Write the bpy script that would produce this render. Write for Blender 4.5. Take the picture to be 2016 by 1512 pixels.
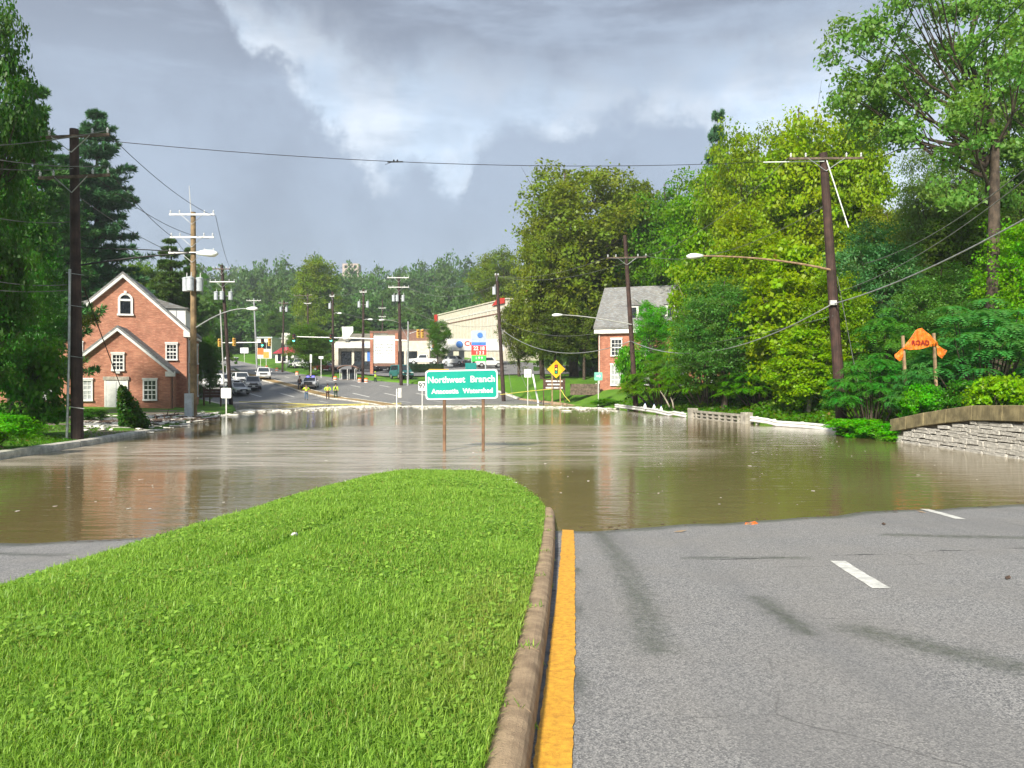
import bpy, bmesh, math, random
import numpy as np
from mathutils import Vector, Matrix

# ------------------------------------------------------------------ scene, camera, sky, sun
scene = bpy.context.scene
for o in list(bpy.data.objects):
    bpy.data.objects.remove(o)
C = scene.collection
R = math.radians
F = 1514.0           # focal length in photograph pixels (2016 wide)
HC = 2.4             # camera height above the flood water (z = 0)

cam_d = bpy.data.cameras.new('camera')
cam_d.sensor_width = 36.0
cam_d.lens = F / 2016.0 * 36.0
cam_d.clip_start = 0.1
cam_d.clip_end = 4000
cam = bpy.data.objects.new('camera', cam_d)
C.objects.link(cam)
cam.location = (0, 0, HC)
cam.rotation_euler = (R(90 - 0.23), 0, 0)
scene.camera = cam

SUN_EL, SUN_AZ = 34.0, 205.0     # elevation; azimuth clockwise from +y: behind the camera, to the left
EXPO = 0.95
sl = bpy.data.lights.new('sun', 'SUN')
sl.energy = 4.2
sl.angle = R(6.0)
sl.color = (1.0, 0.93, 0.80)
sun = bpy.data.objects.new('sun', sl)
C.objects.link(sun)
sd = Vector((math.sin(R(SUN_AZ)) * math.cos(R(SUN_EL)), math.cos(R(SUN_AZ)) * math.cos(R(SUN_EL)), math.sin(R(SUN_EL))))
sun.rotation_euler = sd.to_track_quat('Z', 'Y').to_euler()
sun.location = sd * 100

scene.view_settings.view_transform = 'Standard'
scene.view_settings.look = 'None'
scene.view_settings.gamma = 1
scene.view_settings.use_curve_mapping = False
scene.view_settings.exposure = EXPO
scene.render.engine = 'CYCLES'
cy = scene.cycles
cy.max_bounces = 5
cy.diffuse_bounces = 3
cy.glossy_bounces = 2
cy.transmission_bounces = 2
cy.use_adaptive_sampling = True
cy.adaptive_threshold = 0.02
cy.transparent_max_bounces = 6
cy.volume_bounces = 0
cy.use_denoising = True
cy.sample_clamp_indirect = 6


class NT:
    """Tiny helper to write node trees."""
    def __init__(s, tree):
        s.t = tree
        tree.nodes.clear()

    def n(s, typ, ins=None, **kw):
        nd = s.t.nodes.new('ShaderNode' + {'Noise': 'TexNoise', 'Background': 'Background'}.get(typ, typ))
        for k, v in kw.items():
            setattr(nd, k, v)
        for k, v in (ins or {}).items():
            s.put(nd.inputs[k], v)
        return nd

    def put(s, sock, v):
        if isinstance(v, bpy.types.Node):
            s.t.links.new(v.outputs[0], sock)
        elif isinstance(v, bpy.types.NodeSocket):
            s.t.links.new(v, sock)
        else:
            sock.default_value = v

    def m(s, op, a, b=0.0, c=0.0, clamp=False):
        nd = s.n('Math', operation=op, use_clamp=clamp)
        s.put(nd.inputs[0], a)
        if len(nd.inputs) > 1:
            s.put(nd.inputs[1], b)
        if len(nd.inputs) > 2:
            s.put(nd.inputs[2], c)
        return nd.outputs[0]

    def mix(s, f, a, b, typ='MIX'):
        nd = s.n('Mix', data_type='RGBA', blend_type=typ)
        s.put(nd.inputs[0], f)
        s.put(nd.inputs[6], a)
        s.put(nd.inputs[7], b)
        return nd.outputs[2]

    def ramp(s, f, lo, hi):
        nd = s.n('MapRange', interpolation_type='SMOOTHSTEP')
        s.put(nd.inputs[0], f)
        nd.inputs[1].default_value = lo
        nd.inputs[2].default_value = hi
        return nd.outputs[0]


def rgb(r, g, b):
    return (r, g, b, 1.0)


# ---- sky: Nishita daylight behind a broken layer of grey cloud
world = bpy.data.worlds.new('World')
scene.world = world
world.use_nodes = True
w = NT(world.node_tree)
tc = w.n('TexCoord')
sep = w.n('SeparateXYZ', {0: tc.outputs['Generated']})
X, Y, Z = sep.outputs
hyp = w.m('SQRT', w.m('ADD', w.m('MULTIPLY', X, X), w.m('MULTIPLY', Y, Y)))
azi = w.m('ARCTAN2', X, Y)
el = w.m('ARCTAN2', Z, hyp)
V = w.m('TANGENT', w.m('MINIMUM', el, 1.4))
nz = w.n('Noise', {'Vector': tc.outputs['Generated'], 'Scale': 6.0, 'Detail': 8.0, 'Roughness': 0.62})
nz2 = w.n('Noise', {'Vector': tc.outputs['Generated'], 'Scale': 2.2, 'Detail': 6.0, 'Roughness': 0.55, 'Distortion': 0.4})
nz3 = w.n('Noise', {'Vector': tc.outputs['Generated'], 'Scale': 14.0, 'Detail': 7.0, 'Roughness': 0.6})
map_s = w.n('Mapping', {'Vector': tc.outputs['Generated'], 'Scale': (3.0, 3.0, 14.0)})
nz4 = w.n('Noise', {'Vector': map_s, 'Scale': 1.6, 'Detail': 7.0, 'Roughness': 0.6})
d1 = w.m('MULTIPLY', w.m('SUBTRACT', nz.outputs[0], 0.5), 0.16)
d2 = w.m('MULTIPLY', w.m('SUBTRACT', nz3.outputs[0], 0.5), 0.08)
Ud = w.m('ADD', azi, d1)
Vd = w.m('ADD', w.m('ADD', V, d1), d2)
U01 = w.m('ADD', w.m('MULTIPLY', Ud, 0.5), 0.5, clamp=True)      # -1..1 rad to 0..1


def fcurve(pts):
    nd = w.n('FloatCurve', {'Value': U01})
    cu = nd.mapping.curves[0]
    while len(cu.points) > 2:
        cu.points.remove(cu.points[1])
    cu.points[0].location = (0, pts[0][1])
    cu.points[1].location = (1, pts[-1][1])
    for a, b in pts[1:-1]:
        cu.points.new(a * 0.5 + 0.5, b)
    nd.mapping.update()
    return nd.outputs[0]


low = fcurve([(-1, .60), (-.42, .52), (-.36, .465), (-.30, .39), (-.25, .335), (-.20, .285), (-.15, .245), (-.125, .262), (-.105, .235), (-.075, .22), (-.05, .285), (0, .31),
              (.08, .315), (.16, .325), (.24, .27), (.30, .21), (.38, .17), (.6, .16), (1, .25)])
high = fcurve([(-1, .55), (-.42, .49), (-.34, .478), (-.26, .452), (-.16, .425), (-.06, .40), (.06, .388), (.15, .385), (.24, .41),
               (.36, .425), (.5, .41), (.7, .36), (1, .28)])
lit = w.m('MULTIPLY', w.ramp(w.m('SUBTRACT', Vd, low), -.010, .034), w.ramp(w.m('SUBTRACT', high, Vd), -.07, .08))
wisps = w.ramp(nz4.outputs[0], .30, .62)
lit = w.m('MULTIPLY', lit, w.m('ADD', w.m('MULTIPLY', wisps, .50), .50))
lit = w.m('MULTIPLY', lit, w.m('ADD', w.m('MULTIPLY', w.ramp(nz.outputs[0], .34, .58), .5), .5))
other = w.m('MULTIPLY', w.ramp(nz2.outputs[0], .56, .70), w.ramp(V, .55, 1.1))       # other thin places, high overhead
lit = w.m('MAXIMUM', lit, w.m('MULTIPLY', other, .6))
K = 1.0 / (2 ** EXPO)
g1 = rgb(.435 * K, .500 * K, .600 * K)
g2 = rgb(.500 * K, .580 * K, .700 * K)
g3 = rgb(.300 * K, .332 * K, .395 * K)
grey = w.mix(w.ramp(nz2.outputs[0], .38, .62), g1, g2)
grey = w.mix(w.m('MULTIPLY', w.ramp(nz.outputs[0], .42, .68), .45), grey, g3)
grey = w.mix(w.m('MULTIPLY', w.ramp(V, .28, .50), w.ramp(nz4.outputs[0], .32, .56)), grey, g3)
white = w.mix(w.ramp(nz3.outputs[0], .35, .65), rgb(.78 * K, .93 * K, 1.10 * K), rgb(1.0 * K, 1.08 * K, 1.16 * K))
cloud = w.mix(lit, grey, white)
sky = w.n('TexSky', sky_type='NISHITA', sun_disc=False, sun_elevation=R(SUN_EL), sun_rotation=R(SUN_AZ))
bg1 = w.n('Background', {'Color': sky, 'Strength': 0.12})
bg2 = w.n('Background', {'Color': cloud, 'Strength': 1.0})
mixs = w.n('MixShader', {0: 0.86, 1: bg1, 2: bg2})
w.n('OutputWorld', {'Surface': mixs})

# ------------------------------------------------------------------ helpers
def P(u, v, d):
    """A point at depth d seen at photograph pixel (u, v)."""
    return Vector(((u - 1008.0) / F * d, d, HC - (v - 750.0) / F * d))


def setp(o, label=None, cat=None, group=None, kind=None):
    if label:
        o['label'] = label
    if cat:
        o['category'] = cat
    if group:
        o['group'] = group
    if kind:
        o['kind'] = kind
    return o


def link(name, me, m=None, parent=None, loc=None, rz=None):
    o = bpy.data.objects.new(name, me)
    C.objects.link(o)
    if m is not None and me is not None and not me.materials:
        me.materials.append(m)
    if parent is not None:
        o.parent = parent
    if loc is not None:
        o.location = loc
    if rz is not None:
        o.rotation_euler = (0, 0, rz)
    return o


def thing(name, label, cat, loc=(0, 0, 0), rz=0.0, group=None):
    o = bpy.data.objects.new(name, None)
    o.empty_display_size = .2
    C.objects.link(o)
    o.location = loc
    o.rotation_euler = (0, 0, rz)
    return setp(o, label, cat, group)


class MB:
    """Collects shapes; build() makes one mesh object of them."""
    def __init__(s):
        s.v, s.f = [], []

    def add(s, vs, fs):
        b = len(s.v)
        s.v += [tuple(p) for p in vs]
        s.f += [tuple(i + b for i in q) for q in fs]
        return s

    def box(s, c, sz, rz=0.0, taper=1.0, rot=None):
        hx, hy, hz = sz[0] / 2, sz[1] / 2, sz[2] / 2
        m = rot if rot is not None else Matrix.Rotation(rz, 3, 'Z')
        vs = []
        for z, t in ((-hz, 1.0), (hz, taper)):
            for x, y in ((-hx, -hy), (hx, -hy), (hx, hy), (-hx, hy)):
                vs.append(Vector(c) + m @ Vector((x * t, y * t, z)))
        return s.add(vs, [(3, 2, 1, 0), (4, 5, 6, 7), (0, 1, 5, 4), (1, 2, 6, 5), (2, 3, 7, 6), (3, 0, 4, 7)])

    def bx(s, x0, x1, y0, y1, z0, z1):
        return s.box(((x0 + x1) / 2, (y0 + y1) / 2, (z0 + z1) / 2), (x1 - x0, y1 - y0, z1 - z0))

    def tube(s, pts, r, n=8, caps=True):
        pts = [Vector(p) for p in pts]
        rs = r if isinstance(r, (list, tuple)) else [r] * len(pts)
        vs, fs = [], []
        for i, p in enumerate(pts):
            a = pts[max(i - 1, 0)]
            b = pts[min(i + 1, len(pts) - 1)]
            t = (b - a).normalized()
            u = t.cross(Vector((0, 0, 1)))
            if u.length < 1e-3:
                u = Vector((1, 0, 0))
            u.normalize()
            q = u.cross(t)
            for k in range(n):
                an = 2 * math.pi * k / n
                vs.append(p + (u * math.cos(an) + q * math.sin(an)) * rs[i])
        for i in range(len(pts) - 1):
            for k in range(n):
                k2 = (k + 1) % n
                fs.append((i * n + k, (i + 1) * n + k, (i + 1) * n + k2, i * n + k2))
        if caps:
            fs.append(tuple(range(n)))
            fs.append(tuple(reversed(range((len(pts) - 1) * n, len(pts) * n))))
        return s.add(vs, fs)

    def cyl(s, a, b, r0, r1=None, n=10):
        return s.tube([a, b], [r0, r0 if r1 is None else r1], n)

    def prism(s, poly, y0, y1, axis='y'):
        """poly: points in the plane; extruded along the axis."""
        n = len(poly)
        def mk(p, t):
            return (p[0], t, p[1]) if axis == 'y' else ((t, p[0], p[1]) if axis == 'x' else (p[0], p[1], t))
        vs = [mk(p, y0) for p in poly] + [mk(p, y1) for p in poly]
        fs = [tuple(range(n)), tuple(reversed(range(n, 2 * n)))]
        for i in range(n):
            j = (i + 1) % n
            fs.append((i, i + n, j + n, j))
        return s.add(vs, fs)

    def lathe(s, prof, c=(0, 0, 0), n=14):
        vs, fs = [], []
        for r, z in prof:
            for k in range(n):
                a = 2 * math.pi * k / n
                vs.append((c[0] + r * math.cos(a), c[1] + r * math.sin(a), c[2] + z))
        m = len(prof)
        for i in range(m - 1):
            for k in range(n):
                k2 = (k + 1) % n
                fs.append((i * n + k, i * n + k2, (i + 1) * n + k2, (i + 1) * n + k))
        fs.append(tuple(reversed(range(n))))
        fs.append(tuple(range((m - 1) * n, m * n)))
        return s.add(vs, fs)

    def mesh(s, name, smooth=False, bevel=0.0, fix=True):
        me = bpy.data.meshes.new(name)
        me.from_pydata(s.v, [], s.f)
        if fix or bevel:
            bm = bmesh.new()
            bm.from_mesh(me)
            bmesh.ops.recalc_face_normals(bm, faces=bm.faces)
            if bevel:
                es = [e for e in bm.edges if len(e.link_faces) == 2 and e.calc_face_angle(0) > .5]
                bmesh.ops.bevel(bm, geom=es, offset=bevel, segments=1, profile=.5, affect='EDGES', clamp_overlap=True)
            bm.to_mesh(me)
            bm.free()
        if smooth:
            me.polygons.foreach_set('use_smooth', [True] * len(me.polygons))
        me.update()
        return me

    def build(s, name, m, parent=None, smooth=False, bevel=0.0, loc=None, rz=None):
        return link(name, s.mesh(name, smooth, bevel), m, parent, loc, rz)


def np_mesh(name, verts, quads, attrs=None, smooth=False):
    """A mesh straight from numpy arrays (quads: n x 4 or n x 3)."""
    me = bpy.data.meshes.new(name)
    nv, nf, k = len(verts), len(quads), quads.shape[1]
    me.vertices.add(nv)
    me.vertices.foreach_set('co', np.ascontiguousarray(verts, dtype=np.float32).ravel())
    me.loops.add(nf * k)
    me.loops.foreach_set('vertex_index', np.ascontiguousarray(quads, dtype=np.int32).ravel())
    me.polygons.add(nf)
    me.polygons.foreach_set('loop_start', np.arange(0, nf * k, k, dtype=np.int32))
    if smooth:
        me.polygons.foreach_set('use_smooth', np.ones(nf, dtype=bool))
    for an, arr in (attrs or {}).items():
        at = me.attributes.new(an, 'FLOAT', 'POINT')
        at.data.foreach_set('value', np.ascontiguousarray(arr, dtype=np.float32))
    me.update(calc_edges=True)
    return me


def text_mesh(txt, size, align='CENTER', bold=0.0, ext=0.004, sx=1.0, spacing=1.0):
    cu = bpy.data.curves.new('lettering', 'FONT')
    cu.body = txt
    cu.size = size
    cu.align_x = align
    cu.align_y = 'CENTER'
    cu.extrude = ext
    cu.offset = bold
    cu.space_character = spacing
    cu.resolution_u = 3
    o = bpy.data.objects.new('lettering', cu)
    C.objects.link(o)
    bpy.context.view_layer.update()
    me = bpy.data.meshes.new_from_object(o.evaluated_get(bpy.context.evaluated_depsgraph_get()))
    bpy.data.objects.remove(o)
    me.transform(Matrix.Diagonal((sx, 1, 1, 1)))
    me.transform(Matrix.Rotation(R(90), 4, 'X'))     # reads towards -y
    me.materials.clear()
    return me


# ------------------------------------------------------------------ materials
MATS = {}


def new_mat(name):
    m = bpy.data.materials.new(name)
    m.use_nodes = True
    return m, NT(m.node_tree)


def pm(name, col, rough=.6, var=.18, scale=4.0, bump=0.0, bscale=30.0, metal=0.0, spec=.5, col2=None, streak=0.0, emit=0.0):
    """A procedural paint/wood/concrete material: colour broken up by noise, optional bump and vertical streaks."""
    if name in MATS:
        return MATS[name]
    m, t = new_mat(name)
    tcn = t.n('TexCoord')
    no = t.n('Noise', {'Vector': tcn.outputs['Object'], 'Scale': scale, 'Detail': 6.0, 'Roughness': .65})
    c2 = col2 or tuple(max(0, c * (1 - var * 2)) for c in col)
    hi = tuple(min(1, c * (1 + var)) for c in col)
    c = t.mix(t.ramp(no.outputs[0], .3, .7), rgb(*c2), rgb(*hi))
    if streak:
        mp = t.n('Mapping', {'Vector': tcn.outputs['Object'], 'Scale': (9, 9, .6)})
        ns = t.n('Noise', {'Vector': mp, 'Scale': 2.0, 'Detail': 5.0})
        c = t.mix(t.m('MULTIPLY', t.ramp(ns.outputs[0], .45, .75), streak), c, rgb(*(x * .35 for x in col)))
    b = t.n('BsdfPrincipled', {'Base Color': c, 'Roughness': rough, 'Metallic': metal, 'Specular IOR Level': spec})
    if emit:
        b.inputs['Emission Color'].default_value = rgb(*col)
        b.inputs['Emission Strength'].default_value = emit
    if bump:
        nb = t.n('Noise', {'Vector': tcn.outputs['Object'], 'Scale': bscale, 'Detail': 5.0, 'Roughness': .7})
        bu = t.n('Bump', {'Height': nb.outputs[0], 'Strength': bump, 'Distance': .02})
        t.put(b.inputs['Normal'], bu)
    t.n('OutputMaterial', {'Surface': b})
    MATS[name] = m
    return m


def brick_mat(name, c1, c2, mortar, sx, rowh, msize=.012, rough=.85):
    m, t = new_mat(name)
    tcn = t.n('TexCoord')
    se = t.n('SeparateXYZ', {0: tcn.outputs['Object']})
    cx = t.n('CombineXYZ', {0: t.m('ADD', se.outputs[0], se.outputs[1]), 1: se.outputs[2]})
    br = t.n('TexBrick', {'Vector': cx, 'Color1': rgb(*c1), 'Color2': rgb(*c2), 'Mortar': rgb(*mortar), 'Scale': 1.0,
                          'Mortar Size': msize, 'Brick Width': sx, 'Row Height': rowh, 'Bias': -.2})
    no = t.n('Noise', {'Vector': tcn.outputs['Object'], 'Scale': 1.3, 'Detail': 7.0})
    n2 = t.n('Noise', {'Vector': t.n('Mapping', {'Vector': cx, 'Scale': (.7, 5.5, 1)}), 'Scale': 1.3, 'Detail': 5.0, 'Roughness': .7})
    c = t.mix(.55, br.outputs[0], t.mix(t.ramp(no.outputs[0], .3, .7), rgb(.45, .42, .40), rgb(1, 1, 1)), 'MULTIPLY')
    c = t.mix(t.m('MULTIPLY', t.ramp(n2.outputs[0], .42, .66), .6), c, rgb(c2[0] * .62, c2[1] * .62, c2[2] * .70))
    n3 = t.n('Noise', {'Vector': t.n('Mapping', {'Vector': cx, 'Scale': (3.0, 13.0, 1)}), 'Scale': 1.0, 'Detail': 3.0})
    c = t.mix(t.m('MULTIPLY', t.ramp(n3.outputs[0], .5, .68), .45), c, rgb(min(1, c1[0] * 1.35), c1[1] * 1.7, c1[2] * 2.0))
    bu = t.n('Bump', {'Height': br.outputs[1], 'Strength': .5, 'Distance': .01}, invert=True)
    b = t.n('BsdfPrincipled', {'Base Color': c, 'Roughness': rough, 'Normal': bu})
    t.n('OutputMaterial', {'Surface': b})
    return m


def leaf_mat(name, trans=.46, rough=.45, sat=1.0, dry=0.05):
    m, t = new_mat(name)
    oi = t.n('ObjectInfo')
    at = t.n('Attribute', attribute_name='rnd')
    rnd = at.outputs['Fac']
    tcn = t.n('TexCoord')
    no = t.n('Noise', {'Vector': tcn.outputs['Object'], 'Scale': .45, 'Detail': 3.0})
    hue = t.m('ADD', .5, t.m('ADD', t.m('MULTIPLY', t.m('SUBTRACT', rnd, .5), .05), t.m('MULTIPLY', t.m('SUBTRACT', no.outputs[0], .5), -.08)))
    val = t.m('ADD', .62, t.m('ADD', t.m('MULTIPLY', rnd, .55), t.m('MULTIPLY', no.outputs[0], .35)))
    hs = t.n('HueSaturation', {'Hue': hue, 'Saturation': sat * 1.12, 'Value': val, 'Color': oi.outputs['Color']})
    c = t.mix(t.ramp(rnd, 1.0 - dry, 1.0), hs, rgb(.22, .15, .03))
    b = t.n('BsdfPrincipled', {'Base Color': c, 'Roughness': rough, 'Specular IOR Level': .35})
    tl = t.n('BsdfTranslucent', {'Color': t.mix(1.0, c, rgb(1.5, 1.35, .5), 'MULTIPLY')})
    mx = t.n('MixShader', {0: trans, 1: b, 2: tl})
    t.n('OutputMaterial', {'Surface': mx})
    return m


M_leaf = leaf_mat('broad_leaf')
M_needle = leaf_mat('pine_needle', trans=.15, rough=.55, dry=.02)
M_bark = pm('bark', (.085, .062, .045), .9, .35, 3, .6, 18, streak=.6)
M_barkpale = pm('pale_bark', (.34, .30, .24), .85, .3, 2, .4, 14)
M_pole = pm('creosote_pole', (.055, .032, .026), .8, .3, 2, .5, 30, streak=.7)
M_polebrown = pm('brown_pole', (.058, .030, .023), .8, .3, 2, .5, 30, streak=.7)
M_polenew = pm('tan_pole', (.30, .205, .105), .75, .25, 2, .4, 30, streak=.6)
M_arm = pm('weathered_timber', (.17, .125, .095), .85, .3, 5, .3, 30, streak=.4)
M_steel = pm('galvanised_steel', (.50, .52, .53), .45, .15, 6, metal=.6)
M_alu = pm('pale_aluminium', (.72, .72, .70), .45, .1, 5, metal=.35)
M_white = pm('white_paint', (.74, .74, .72), .5, .08, 3)
M_offwhite = pm('off_white_paint', (.66, .65, .60), .55, .12, 2)
M_greybox = pm('grey_enamel', (.48, .52, .56), .4, .1, 4)
M_insul = pm('porcelain', (.62, .64, .66), .25, .1, 6)
M_wire = pm('weathered_cable', (.16, .17, .16), .6, .2, 3)
M_wireblack = pm('black_cable', (.02, .02, .022), .6, .2, 3)
M_concrete = pm('concrete', (.42, .39, .33), .85, .2, 3, .4, 40, streak=.35)
M_conc_brown = pm('mossy_concrete', (.235, .195, .10), .9, .25, 2.2, .5, 30, streak=.55)
M_kerb = pm('tan_kerb_concrete', (.39, .285, .18), .9, .25, 5, .8, 70, col2=(.27, .19, .118))
M_kerbpale = pm('pale_kerb_concrete', (.58, .56, .50), .85, .2, 3, .5, 40)
M_gutter = pm('gutter_pan', (.20, .20, .205), .85, .2, 8, .5, 80)
M_stone = pm('whitewashed_stone', (.60, .575, .52), .85, .22, 2.5, .8, 22, streak=.35)
M_joint = pm('dark_mortar', (.13, .115, .09), .95, .2, 8, .4, 40)
M_dark = pm('black_plastic', (.02, .02, .022), .5, .2, 5)
M_glass = pm('dark_window_glass', (.02, .024, .03), .08, .2, 2, spec=.8)
M_glassblind = pm('window_glass_with_blind', (.40, .42, .43), .12, .15, 3, spec=.8)
M_carglass = pm('car_glass', (.03, .04, .05), .05, .1, 2, spec=.9)
M_rubber = pm('tyre_rubber', (.018, .018, .018), .85, .2, 8)
M_shingle = brick_mat('grey_shingle', (.27, .265, .25), (.22, .22, .215), (.12, .12, .12), .9, .16, .008, .9)
M_brick1 = brick_mat('orange_brick', (.54, .205, .118), (.44, .152, .086), (.40, .30, .22), .21, .07, .008)
M_brick2 = brick_mat('red_brick', (.52, .185, .105), (.42, .138, .076), (.36, .26, .20), .21, .07, .008)
M_green_sign = pm('green_sign_sheeting', (.0, .33, .255), .35, .04, 2)
M_signwhite = pm('sign_white', (.80, .84, .82), .4, .03, 3)
M_yellow_sign = pm('yellow_sign_sheeting', (.80, .46, .01), .35, .05, 2)
M_brown_sign = pm('brown_sign_board', (.085, .04, .028), .6, .2, 3)
M_black_print = pm('black_print', (.015, .015, .015), .5, .1, 3)
M_red = pm('red_paint', (.50, .035, .022), .5, .1, 3)
M_orange = pm('orange_plastic', (.80, .17, .02), .5, .12, 4)
M_orangefab = pm('orange_mesh_fabric', (.90, .20, .012), .6, .22, 9, .6, 25)
M_woodpost = pm('timber_post', (.36, .24, .14), .8, .22, 4, .3, 30, streak=.4)
M_postbrown = pm('brown_timber_post', (.20, .115, .065), .8, .22, 4, .3, 30, streak=.3)
M_vest = pm('hi_vis_yellow', (.62, .95, .04), .6, .1, 6)
M_navy = pm('navy_uniform', (.022, .024, .04), .8, .2, 6)
M_brownuni = pm('brown_trousers', (.055, .03, .022), .8, .2, 6)
M_jeans = pm('blue_jeans', (.11, .18, .27), .85, .2, 8)
M_skin = pm('skin', (.36, .20, .13), .55, .1, 6)
M_hair = pm('dark_hair', (.02, .015, .012), .6, .2, 12)
M_foam = pm('wet_foam_litter', (.74, .72, .65), .6, .18, 6, .4, 30)
M_debriswood = pm('wet_driftwood', (.12, .075, .05), .75, .35, 4, .5, 20)
M_tape = pm('caution_tape', (.80, .72, .14), .5, .1, 2)
M_teal = pm('teal_car_paint', (.03, .16, .16), .25, .1, 2)
M_carwhite = pm('white_car_paint', (.72, .73, .74), .2, .05, 2)
M_carsilver = pm('silver_car_paint', (.42, .43, .45), .25, .05, 2, metal=.4)
M_cardark = pm('dark_car_paint', (.03, .03, .035), .2, .1, 2)
M_carred = pm('red_car_paint', (.30, .03, .03), .25, .1, 2)
M_green_lamp = pm('green_signal_lens', (.10, 1.0, .62), .3, .02, 2, emit=3.5)
M_red_lamp = pm('red_signal_lens', (.20, .01, .01), .3, .02, 2)
M_blue_lamp = pm('blue_police_lamp', (.12, .10, 1.0), .3, .02, 2, emit=3.0)
M_headlamp = pm('headlamp_lens', (.75, .77, .8), .1, .05, 2)
M_sighouse = pm('yellow_signal_housing', (.62, .36, .06), .45, .12, 3)
M_sigblack = pm('black_signal_housing', (.015, .018, .016), .45, .2, 3)
M_redroof = pm('red_metal_roof', (.36, .03, .055), .5, .12, 3)
M_cream = pm('cream_render', (.62, .57, .47), .8, .1, 1.5, streak=.2)
M_brown_fascia = pm('brown_fascia', (.20, .105, .075), .7, .15, 3)
M_bluepaint = pm('blue_paint', (.06, .20, .58), .4, .1, 3)
M_ledred = pm('red_price_display', (.95, .03, .025), .4, .04, 3, emit=.7)
M_ledgreen = pm('green_price_display', (.03, .75, .06), .4, .04, 3, emit=.7)
M_lavender = pm('pale_blue_panel', (.45, .52, .72), .4, .08, 3)
# ------------------------------------------------------------------ the lie of the land
BY = [-60, 0, 12.2, 25, 35, 62, 78, 90, 96, 100, 112, 160, 200, 260, 320, 400, 600, 1600]
BZ = [4.7, .8, 0, -.80, -1.25, -1.05, -.05, .22, 1.0, 1.5, 2.4, 5.6, 8.3, 12.0, 20, 33, 40, 40]
RY = [-60, 20, 30, 37, 42.7, 50.5, 66, 76, 96, 105, 118, 130, 170, 250, 1600]
RX = [15.75, 15.75, 15.55, 15.85, 13.85, 12.1, 9.2, 6.4, -1.5, -12, -26, -36, -58, -101, -820]
LY = [-60, 23, 29, 36, 48, 60, 73, 90, 112, 160, 250, 1600]
LX = [-15.7, -15.7, -15.9, -17, -19.5, -21.5, -26.5, -37, -50, -81, -141, -1000]


def sm(a, b, x):
    t = np.clip((x - a) / (b - a), 0, 1)
    return t * t * (3 - 2 * t)


def basez(y):
    return np.interp(y, BY, BZ)


def roadz(x, y):
    f = 1 - sm(16, 40, y)
    wob = .004 * np.sin(x * 1.1 + .6) + .003 * np.sin(x * 2.9 + y * .5) + .002 * np.sin(x * 6.1 - y * 1.3) + .003 * np.sin(y * 2.3 + x)
    return basez(y) + f * (.02 * np.clip(x - 1, 0, 13) + .008 * np.minimum(x + 1, 0) + wob)


def xr(y):
    return np.interp(y, RY, RX)


def xl(y):
    return np.interp(y, LY, LX)


def groundz(x, y):
    x = np.asarray(x, float)
    y = np.asarray(y, float)
    b = basez(y)
    offr = x - xr(y)
    offl = xl(y) - x
    # right: wooded bank beside the flood, then a lawn, then the shops
    near = np.maximum(b + .15, .22 + .03 * np.clip(offr, 0, 3) + .13 * np.clip(offr - 3, 0, 40))
    lawn = np.maximum(b, 0) + .10 + 1.45 * sm(0, 5, offr)
    far = b + .2 + .015 * np.clip(offr, 0, 60)
    wn = 1 - sm(62, 72, y)
    wf = sm(98, 112, y)
    zr = near * wn + lawn * (1 - wn) * (1 - wf) + far * wf
    # left: low verge and parking, then a lawn round the brick house
    zl = np.where(y < 76, np.maximum(b + .15, .12 + .035 * np.clip(offl, 0, 30)), b + .15 + .03 * np.clip(offl, 0, 60))
    zl = zl + .2 * (1 - sm(20, 42, y)) * sm(0, 2.5, offl)
    z = np.where(offr > 0, zr, np.where(offl > 0, zl, b - .35))
    return z


# ---- ground: one sheet out to the horizon
ys = np.concatenate([np.arange(-60, 10, 5), np.arange(10, 120, 1.0), np.arange(120, 260, 5), np.arange(260, 500, 12), [520, 600, 800, 1100, 1600]])
rights = np.array([0, .02, .4, 1, 2, 3, 4, 5, 7, 10, 15, 22, 30, 45, 70, 120, 220, 450, 900, 1700])
cols = []
for y in ys:
    L, Rr = xl(y), xr(y)
    row = np.concatenate([L - rights[::-1], [L + .05, (L + Rr) / 2, Rr - .05], Rr + rights])
    cols.append(row)
gx = np.array(cols)
gy = np.repeat(ys[:, None], gx.shape[1], 1)
nrng = np.random.default_rng(3)
gz = groundz(gx, gy)
nR = len(rights)
gz[:, nR:nR + 3] = basez(gy[:, nR:nR + 3]) - .35
gz[:, nR - 1] = basez(ys) - .35
gz[:, nR + 3] = basez(ys) - .35
bump = .05 * nrng.standard_normal(gz.shape)
edge = np.zeros(gz.shape, bool)
edge[:, nR - 3:nR + 6] = True
gz = gz + np.where(edge, 0, bump)


def grid_mesh(name, gx, gy, gz, attrs=None, smooth=True):
    nr, nc = gx.shape
    v = np.stack([gx, gy, gz], -1).reshape(-1, 3)
    i = np.arange(nr * nc).reshape(nr, nc)
    q = np.stack([i[:-1, :-1], i[:-1, 1:], i[1:, 1:], i[1:, :-1]], -1).reshape(-1, 4)
    return np_mesh(name, v, q, attrs, smooth)


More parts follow.
